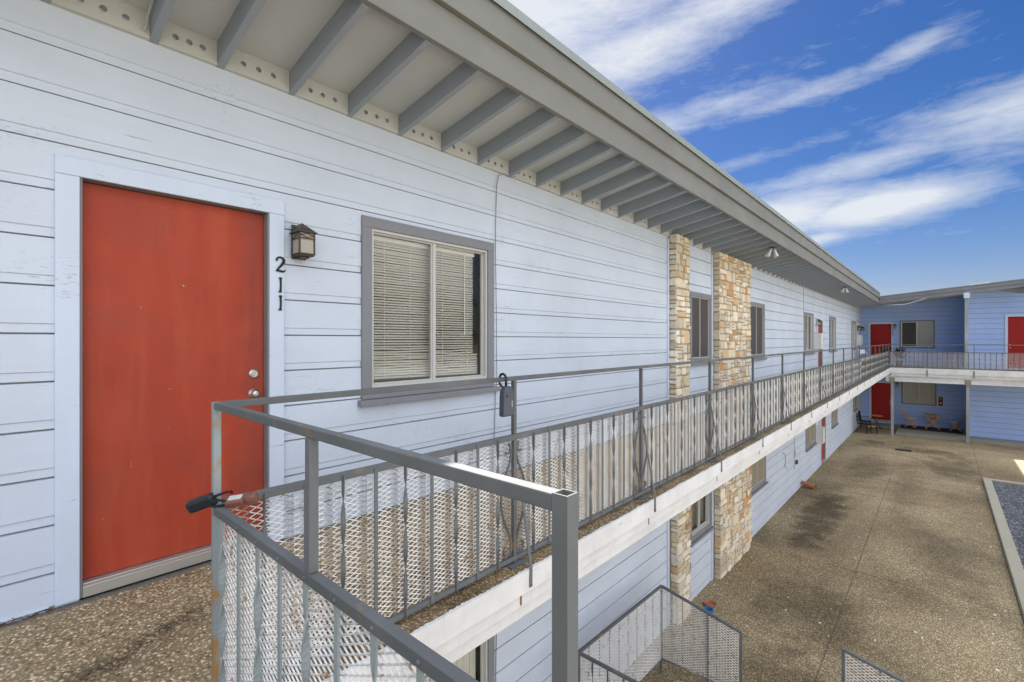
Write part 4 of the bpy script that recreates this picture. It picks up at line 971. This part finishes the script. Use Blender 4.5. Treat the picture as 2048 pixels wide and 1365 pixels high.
def floodlight(y, zoff, label):
    t = thing('floodlight', (.86, y, 1.838 + zoff), label, 'lamp', 'twin floodlights under the eave')
    b = MB(); b.lathe((0, 0, 0), [(.0, -.022), (.05, -.022), (.055, 0), (0, 0)], 14); b.box(-.09, .02, -.012, .012, .0, .012); b.build('mount', 'bronze', t, local=True)
    for sx, sy in ((-.045, -.03), (.03, .045)):
        b = MB(); d = Vector((sx * .9, sy * .5 - .03, -.11)).normalized(); p0 = Vector((sx * .5, sy * .5, -.02))
        b.tube([p0, p0 + d * .03, p0 + d * .05, p0 + d * .09, p0 + d * .13, p0 + d * .175, p0 + d * .18], [.012, .016, .026, .03, .036, .05, .047], 14); b.build('lamp_head', 'lamp_silver', t, local=True, smooth=False)
    return t
floodlight(10.5, .0, 'nearer twin silver floodlight hanging under the eave by the wide pillar')
copy_tree([o for o in COL.objects if o.name == 'floodlight'][0], (.86, 20.1, 1.838), 'farther twin floodlight under the eave near the far corner')

# key boxes on the rails
t = thing('lockbox', (RX + .01, 2.045, -.445), 'dark grey key lockbox with a black shackle hanging on the top rail', 'lockbox')
b = MB(); prof = [(-.046, 0), (.046, 0), (.043, .12), (.04, .148), (.026, .168), (.012, .176), (-.012, .176), (-.026, .168), (-.04, .148), (-.043, .12)]
b.prism([(.018, y, z) for y, z in prof], (.042, 0, 0)); b.build('casing', 'grey_casing', t, local=True, bevel=.008)
b = MB(); pts = []
for i in range(17):
    a = math.pi * (i / 16); pts.append((.012 - .0 + .026 * math.cos(a), -.004, .215 + .03 * math.sin(a)))
pts = [(.038, -.004, .172)] + pts + [(-.014, -.004, .19), (.0, -.004, .172), (.02, -.004, .165)]
b.tube(pts, .0075, 10); b.build('shackle', 'navy_plastic', t, local=True, smooth=True)
b = MB(); b.box(.0605, .062, -.026, -.018, .112, .128); b.build('keyhole', 'mat_black', t, local=True)
b = MB(); b.box(.0605, .0612, .022, .025, .055, .09); b.build('marking', 'paper_white', t, local=True)
def slab_case(t, mat, c, d, up, length, wid, thick, bv=.012, nm='casing'):
    d = Vector(d).normalized(); up = Vector(up).normalized(); b = MB(); c = Vector(c)
    b.bar(c - d * length / 2, c + d * length / 2, wid, thick, up); return b.build(nm, mat, t, bevel=bv)
VR = Vector((math.cos(TH), math.sin(TH), 0)); VF = Vector((-math.sin(TH), math.cos(TH), 0)); VU = Vector((0, 0, 1))
t = thing('lockbox', (1.38, .50, -.60), 'black rubber clad key lockbox looped round the rusty corner post', 'lockbox')
pc = Vector((RX + .0145, Y0, ZM)) + VR * .008 + VU * .007          # corner post at the middle rail
dn = (VR * 1.0 + VU * .36).normalized()
slab_case(t, 'navy_plastic', pc + VR * -.050 + VU * -.010 - VF * .012, dn, VU * 1 - VR * .36 - VF * .3, .105, .035, .046)
b = MB(); pts = [pc + VR * -.022 + VU * -.004 - VF * .022, pc + VR * .0 + VU * .016 - VF * .026, pc + VR * .034 + VU * .028 - VF * .018, pc + VR * .046 + VU * .026, pc + VR * .04 + VU * .018 + VF * .012]
b.tube(pts, .0045, 8); b.build('shackle', 'mat_black', t, smooth=True)
t = thing('lockbox', (1.47, .53, -.60), 'brown key lockbox hooked on the black one at the corner post', 'lockbox')
dn = (VR * 1.0 + VU * .10 + VF * .1).normalized(); c0 = pc + VR * .072 + VU * -.006 - VF * .018
slab_case(t, 'brown_casing', c0, dn, VU - VF * .4, .066, .030, .026, .006)
slab_case(t, 'brown_casing', c0 + dn * .052 + VU * .006, dn, VU - VF * .4, .045, .040, .042, .014)
b = MB(); b.bar(c0 - dn * .024 + VU * .016, c0 + dn * .02 + VU * .017, .022, .004, VU - VF * .4); b.build('dial', 'sash_almond', t)
b = MB(); b.tube([c0 - dn * .03 + VU * .006, pc + VR * .02 + VU * .004 - VF * .028, pc + VR * -.018 + VU * -.004 - VF * .026, pc + VR * -.02 + VU * -.014 - VF * .024, pc + VR * .0 + VU * -.018 - VF * .028, c0 - dn * .03 - VU * .006], .0042, 8); b.build('shackle', 'mat_black', t, smooth=True)

# dead leaves in the angle of floor and wall
b = MB(); rg = random.Random(2)
for k in range(260):
    y = rg.uniform(-.6, .26); x = abs(rg.gauss(.012, .016)) * (1.0) + .003; a = rg.gauss(math.pi / 2, .45); l = rg.uniform(.015, .05); z = -1.357 + rg.uniform(0, .012)
    b.bar((x - math.cos(a) * l / 2, y - math.sin(a) * l / 2, z), (x + math.cos(a) * l / 2, y + math.sin(a) * l / 2, z + rg.uniform(-.002, .004)), rg.uniform(.0012, .003), .0012)
for (x, y, l, a) in ((.12, .83, .05, 1.3), (.16, .79, .03, .9), (.42, .30, .05, 1.2), (.5, .35, .06, 1.5), (.62, .5, .04, .5), (.3, .55, .02, 0)):
    b.tube([(x - math.cos(a) * l, y - math.sin(a) * l, -1.356), (x, y, -1.353), (x + math.cos(a + .4) * l, y + math.sin(a + .4) * l, -1.356)], .0015, 5)
tag(b.build('leaf_litter', 'straw'), 'dry brown needles and twigs along the foot of the wall', kind='stuff')

# ------------------------------------------------------------------ things in the courtyard and on the balcony
t = thing('saucer', (.30, 8.62, -4.7), 'terracotta plant saucer on the paving near the narrow pillar', 'saucer')
b = MB(); b.lathe((0, 0, 0), [(0, .004), (.085, .004), (.10, .045), (.112, .046), (.094, .0), (0, 0)], 24); b.build('dish', 'terracotta', t, local=True, smooth=False)
t = thing('plant_pot', (.40, 8.28, -4.7), 'small blue glazed pot behind the mesh guard', 'pot')
b = MB(); b.lathe((0, 0, 0), [(0, .01), (.055, .01), (.072, .10), (.082, .105), (.082, .12), (.065, .12), (.058, .04), (0, .04)], 24); b.build('pot_body', 'blue_glaze', t, local=True)
t = thing('downspout', (.10, 17.55, -4.7), 'rust coloured spout sticking out at the wall foot', 'pipe')
b = MB(); b.tube([(-.08, 0, .14), (.10, 0, .11), (.30, -.05, .06)], [.06, .07, .085], 10, False); b.build('pipe_end', 'terracotta', t, local=True)
t = thing('drain_grate', (2.15, 26.2, -4.7), 'dark slotted drain grate set in the courtyard', 'drain')
b = MB(); b.box(-.27, .27, -.2, .2, .002, .006); b.build('pit_shade', 'mat_black', t, local=True)  # flat black plate stands in for the shade below the bars
b = MB()
for k in range(12): b.box(-.26 + .045 * k, -.235 + .045 * k, -.2, .2, .006, .016)
b.build('bars', 'grate_iron', t, local=True)
b = MB(); rg = random.Random(8)
for k in range(150):
    x, y = rg.uniform(.2, 4.3), rg.uniform(7, 30) ; s_ = rg.uniform(.008, .022)
    if k > 120: x = rg.uniform(3.9, 4.35); s_ *= 1.3
    if k < 26: x, y = abs(rg.gauss(.15, .12)) + .02, rg.uniform(9, 19)
    vs = [(x + s_ * math.cos(a) * rg.uniform(.6, 1.2), y + s_ * 1.5 * math.sin(a) * rg.uniform(.6, 1.2), -4.697 + rg.uniform(0, .008)) for a in [i * math.pi / 3 for i in range(6)]]
    b.add(vs, [(0, 1, 2, 3, 4, 5)])
tag(b.build('leaf_litter', 'seat_white'), 'pale fallen leaves and scraps scattered over the courtyard', kind='stuff')

def wood_chair(loc, rz, label):
    t = thing('folding_chair', loc, label, 'chair', 'wooden folding chairs on the porch')
    # faces +x locally
    b = MB()
    for y in (-.2, .2): b.bar((-.30, y, .86), (.23, y, .0), .022, .035, (1, 0, 0))
    b.bar((.23, -.2, .02), (.23, .2, .02), .02, .03); b.build('back_legs', 'teak', t, local=True)
    b = MB()
    for y in (-.175, .175): b.bar((-.19, y, 0), (.20, y, .43), .022, .035, (1, 0, 0))
    b.bar((-.17, -.175, .03), (-.17, .175, .03), .02, .03); b.build('front_legs', 'teak', t, local=True)
    b = MB()
    for k in range(3): f_ = .06 + .13 * k; b.bar((-.30 + .53 * f_ + .0, -.19, .86 - .86 * f_), (-.30 + .53 * f_, .19, .86 - .86 * f_), .014, .07, (-.53, 0, .86))
    b.build('backrest', 'teak', t, local=True)
    b = MB(); b.box(-.12, .25, -.195, .195, .425, .445); b.build('seat', 'teak', t, local=True)
    b = MB(); b.box(-.11, .25, -.19, .19, .4455, .48); b.build('seat_cushion', 'seat_white', t, local=True, bevel=.012)
    t.rotation_euler[2] = rz; return t
wood_chair((2.12, 32.75, -4.6), R(-8), 'wooden folding chair with white seat left of the porch table')
wood_chair((3.93, 32.75, -4.6), R(172), 'wooden folding chair with white seat right of the porch table')
t = thing('folding_table', (3.02, 32.85, -4.6), 'small wooden folding table between two folding chairs', 'table')
b = MB()
for k in range(7): b.box(-.31 + .089 * k, -.31 + .089 * k + .08, -.28, .28, .70, .72)
b.box(-.28, .28, -.26, -.23, .665, .6995); b.box(-.28, .28, .23, .26, .665, .6995); b.build('tabletop', 'teak', t, local=True)
for s in (-1, 1):
    for y in (-.22 + .03 * s, .22 - .03 * s): MB().bar((-.27 * s, y, .665), (.29 * s, y, 0), .022, .035, (1, 0, 0)).build('leg', 'teak', t, local=True)
b = MB(); b.box(1.75, 4.15, 32.0, 33.32, -4.5995, -4.588); tag(b.build('porch_mat', 'mat_black', bevel=.003), 'long black mat under the wooden table and chairs', 'mat')
def iron_chair(loc, rz, label):
    t = thing('iron_chair', loc, label, 'chair', 'black metal chairs in the courtyard corner'); r = .011
    b = MB()
    for x, y in ((-.2, -.2), (-.2, .2), (.2, -.2), (.2, .2)): b.tube([(x * .95, y * .95, .44), (x * 1.12, y * 1.1, 0)], r, 7)
    b.tube([(-.21, -.21, .15), (.21, -.21, .15), (.21, .21, .15), (-.21, .21, .15), (-.21, -.21, .15)], .008, 6); b.build('legs', 'black_iron', t, local=True)
    b = MB(); b.box(-.21, .21, -.21, .21, .44, .46); b.build('seat', 'black_iron', t, local=True, bevel=.006)
    b = MB(); b.tube([(-.2, -.2, .45), (-.27, -.2, .9), (-.28, -.12, .96), (-.28, .12, .96), (-.27, .2, .9), (-.2, .2, .45)], r, 7)
    for k in range(5): y = -.13 + .065 * k; b.tube([(-.205, y, .46), (-.28, y, .95)], .008, 6)
    for z in (.6, .78): b.box(-.25 - (z - .6) * .15, -.235 - (z - .6) * .15, -.19, .19, z, z + .05)
    b.build('backrest', 'black_iron', t, local=True)
    b = MB()
    for y in (-.22, .22): b.tube([(-.24, y, .66), (.1, y, .68), (.19, y, .64), (.19, y, .44)], .010, 7)
    b.build('armrest', 'black_iron', t, local=True); t.rotation_euler[2] = rz; return t
iron_chair((.45, 29.75, -4.7), R(-15), 'black metal armchair standing at the foot of the corner')
iron_chair((.40, 30.9, -4.7), R(-5), 'black metal armchair behind the other one next to the round table')
t = thing('bistro_table', (.82, 31.5, -4.7), 'small folding table with pale top by the lower far door', 'table')
b = MB(); b.lathe((0, 0, .70), [(0, 0), (.27, 0), (.28, .012), (.27, .024), (0, .024)], 24); b.build('tabletop', 'teak', t, local=True)
b = MB()
for s in (-1, 1):
    for y in (-.14, .14): b.tube([(-.2 * s, y, .70), (.22 * s, y, 0)], .011, 6)
b.build('legs', 'black_iron', t, local=True)
t = thing('shoe_rack', (.75, 29.95, -4.7), 'low black stool with odds and ends beside the black chair', 'stool')
b = MB(); b.box(-.2, .22, -.2, .2, .28, .31)
for x in (-.18, .2):
    for y in (-.18, .18): b.tube([(x, y, .28), (x * 1.1, y * 1.1, 0)], .011, 6)
b.build('stand', 'black_iron', t, local=True)
b = MB(); b.box(-.16, -.04, -.1, .02, .311, .35); b.box(0, .14, -.05, .1, .311, .36); b.build('clutter', 'teak', t, local=True)
t = thing('folding_chair', (.40, 30.6, -1.36), 'light framed folding chair on the upper balcony near the corner', 'chair')
b = MB()
for y in (-.2, .2): b.tube([(-.2, y, .92), (.2, y, 0)], .012, 7); b.tube([(-.2, y, 0), (.2, y, .46)], .012, 7)
b.build('frame', 'lamp_silver', t, local=True)
b = MB(); b.box(-.18, .2, -.2, .2, .45, .475); b.build('seat', 'navy_plastic', t, local=True); b = MB(); b.bar((-.12, -.2, .74), (-.12, .2, .74), .015, .22, (-.4, 0, .92)); b.build('backrest', 'paper_white', t, local=True); t.rotation_euler[2] = R(-40)
t = thing('plant_stand', (1.22, 30.9, -1.36), 'wooden plant stand with a yellow pot behind the far railing', 'stand')
b = MB(); b.box(-.13, .13, -.13, .13, .42, .45)
for x in (-.1, .1):
    for y in (-.1, .1): b.box(x - .015, x + .015, y - .015, y + .015, 0, .42)
b.build('stand_frame', 'teak', t, local=True)
t = thing('potted_plant', (1.22, 30.9, -.91), 'dark spiky potted plant in front of the far upper door', 'plant')
b = MB(); b.lathe((0, 0, 0), [(0, 0), (.08, 0), (.12, .2), (.105, .2), (.1, .16), (0, .16)], 18); b.build('pot', 'yellow_pot', t, local=True)
b = MB(); rg = random.Random(4)
for k in range(70):
    a = rg.uniform(0, 6.28); l = rg.uniform(.2, .62); e = rg.uniform(.3, 1.3); d = Vector((math.cos(a) * math.cos(e), math.sin(a) * math.cos(e), math.sin(e)))
    p0 = Vector((0, 0, .17)); p1 = p0 + d * l * .6; p2 = p0 + d * l - Vector((0, 0, l * .18)); s_ = Vector((-math.sin(a), math.cos(a), 0)) * .022
    b.add([p0 - s_ * .4, p0 + s_ * .4, p1 + s_, p1 - s_, p2], [(0, 1, 2, 3), (3, 2, 4)])
b.build('foliage', 'leaf_dark', t, local=True)
t = thing('potted_plant', (1.75, 31.3, -1.36), 'dark leafy plant trailing under the far upper window', 'plant')
b = MB(); b.lathe((0, 0, 0), [(0, 0), (.12, 0), (.16, .3), (.145, .3), (.14, .26), (0, .26)], 18); b.build('pot', 'mat_black', t, local=True)
b = MB()
for k in range(90):
    a = rg.uniform(0, 6.28); l = rg.uniform(.3, .95); e = rg.uniform(.5, 1.4); d = Vector((math.cos(a) * math.cos(e), math.sin(a) * math.cos(e), math.sin(e)))
    p0 = Vector((0, 0, .27)) + d * l * .35; p1 = p0 + d * l * .35; p2 = p0 + d * l * .65 - Vector((0, 0, l * .1)); s_ = Vector((-math.sin(a), math.cos(a), 0)) * .028
    b.add([p0 - s_ * .3, p0 + s_ * .3, p1 + s_, p1 - s_, p2], [(0, 1, 2, 3), (3, 2, 4)])
b.build('foliage', 'leaf_dark', t, local=True)
t = thing('extinguisher_cabinet', (3.33, WY, -3.48), 'white framed fire extinguisher cabinet on the blue porch wall', 'cabinet')
b = MB(); P0 = lambda a, d, z: (a, -d, z)
frame_ring(b, P0, -.13, .13, 0, .56, .035, 0, .07); b.build('frame', 'cabinet_white', t, local=True)
b = MB(); b.box(-.095, .095, -.012, -.002, .035, .525); b.build('back_panel', 'bronze', t, local=True)
b = MB(); b.lathe((0, -.04, .06), [(0, 0), (.05, 0), (.055, .02), (.055, .24), (.03, .30), (.02, .33), (0, .33)], 14); b.build('extinguisher', 'extinguisher_red', t, local=True)
b = MB(); b.box(-.03, .03, -.098, -.095, .15, .23); b.box(-.02, .02, -.06, -.04, .385, .42); b.build('sticker', 'paper_white', t, local=True)

# ------------------------------------------------------------------ out of view across the courtyard: added for pane reflections and bounced light
OB = thing('bounce_building', (16, 10, -4.7), 'low pale single storey building added unseen across the courtyard for reflections and bounced light', 'building')
b = MB(); b.box(11.5, 18, -8, 26, -4.72, -1.75); b.build('wall', 'stucco_pale', OB)
b = MB(); b.box(11.2, 18.3, -8.4, 26.4, -1.749, -1.5); b.build('roof', 'roof_grey', OB)
def tree(loc, h, cr, seed, label):
    rg = random.Random(seed); t = thing('broadleaf_tree', loc, label, 'tree', 'trees beyond the low building')
    b = MB(); b.tube([(0, 0, 0), (.1, .05, h * .3), (-.05, .1, h * .55), (0, 0, h * .8)], [.26, .2, .13, .05], 10)
    tips = []
    for k in range(9):
        a = rg.uniform(0, 6.28); z0 = h * rg.uniform(.3, .6); r_ = cr * rg.uniform(.5, .85); tip = (r_ * math.cos(a), r_ * math.sin(a), z0 + h * rg.uniform(.12, .3)); b.tube([(0, 0, z0), (tip[0] * .5, tip[1] * .5, z0 + (tip[2] - z0) * .6), tip], [.09, .06, .02], 6); tips.append(tip)
    b.build('trunk', 'bark', t, local=True)
    b = MB()
    cl_ = [(rg.gauss(0, cr * .42), rg.gauss(0, cr * .42), h * .66 + rg.gauss(0, h * .13)) for _ in range(60)] + tips
    for c in cl_:
        rr = rg.uniform(.45, .95)
        for _ in range(60):
            p = Vector(c) + Vector((rg.gauss(0, rr * .55), rg.gauss(0, rr * .55), rg.gauss(0, rr * .45))); n = Vector((rg.gauss(0, 1), rg.gauss(0, 1), rg.gauss(0, 1) + .4)).normalized(); u = n.orthogonal().normalized() * rg.uniform(.07, .13); v = n.cross(u) * .6
            b.add([p - u, p + v, p + u, p - v], [(0, 1, 2, 3)])
    b.build('crown', 'leaf_tree', t, local=True)
tree((23, 14.5, -4.7), 12, 4.2, 1, 'tall dark tree beyond the low building'); tree((22, 7.5, -4.7), 10.5, 3.8, 2, 'round tree left of the tall dark one'); tree((25, 24, -4.7), 9, 3.5, 3, 'smaller tree at the end of the row')
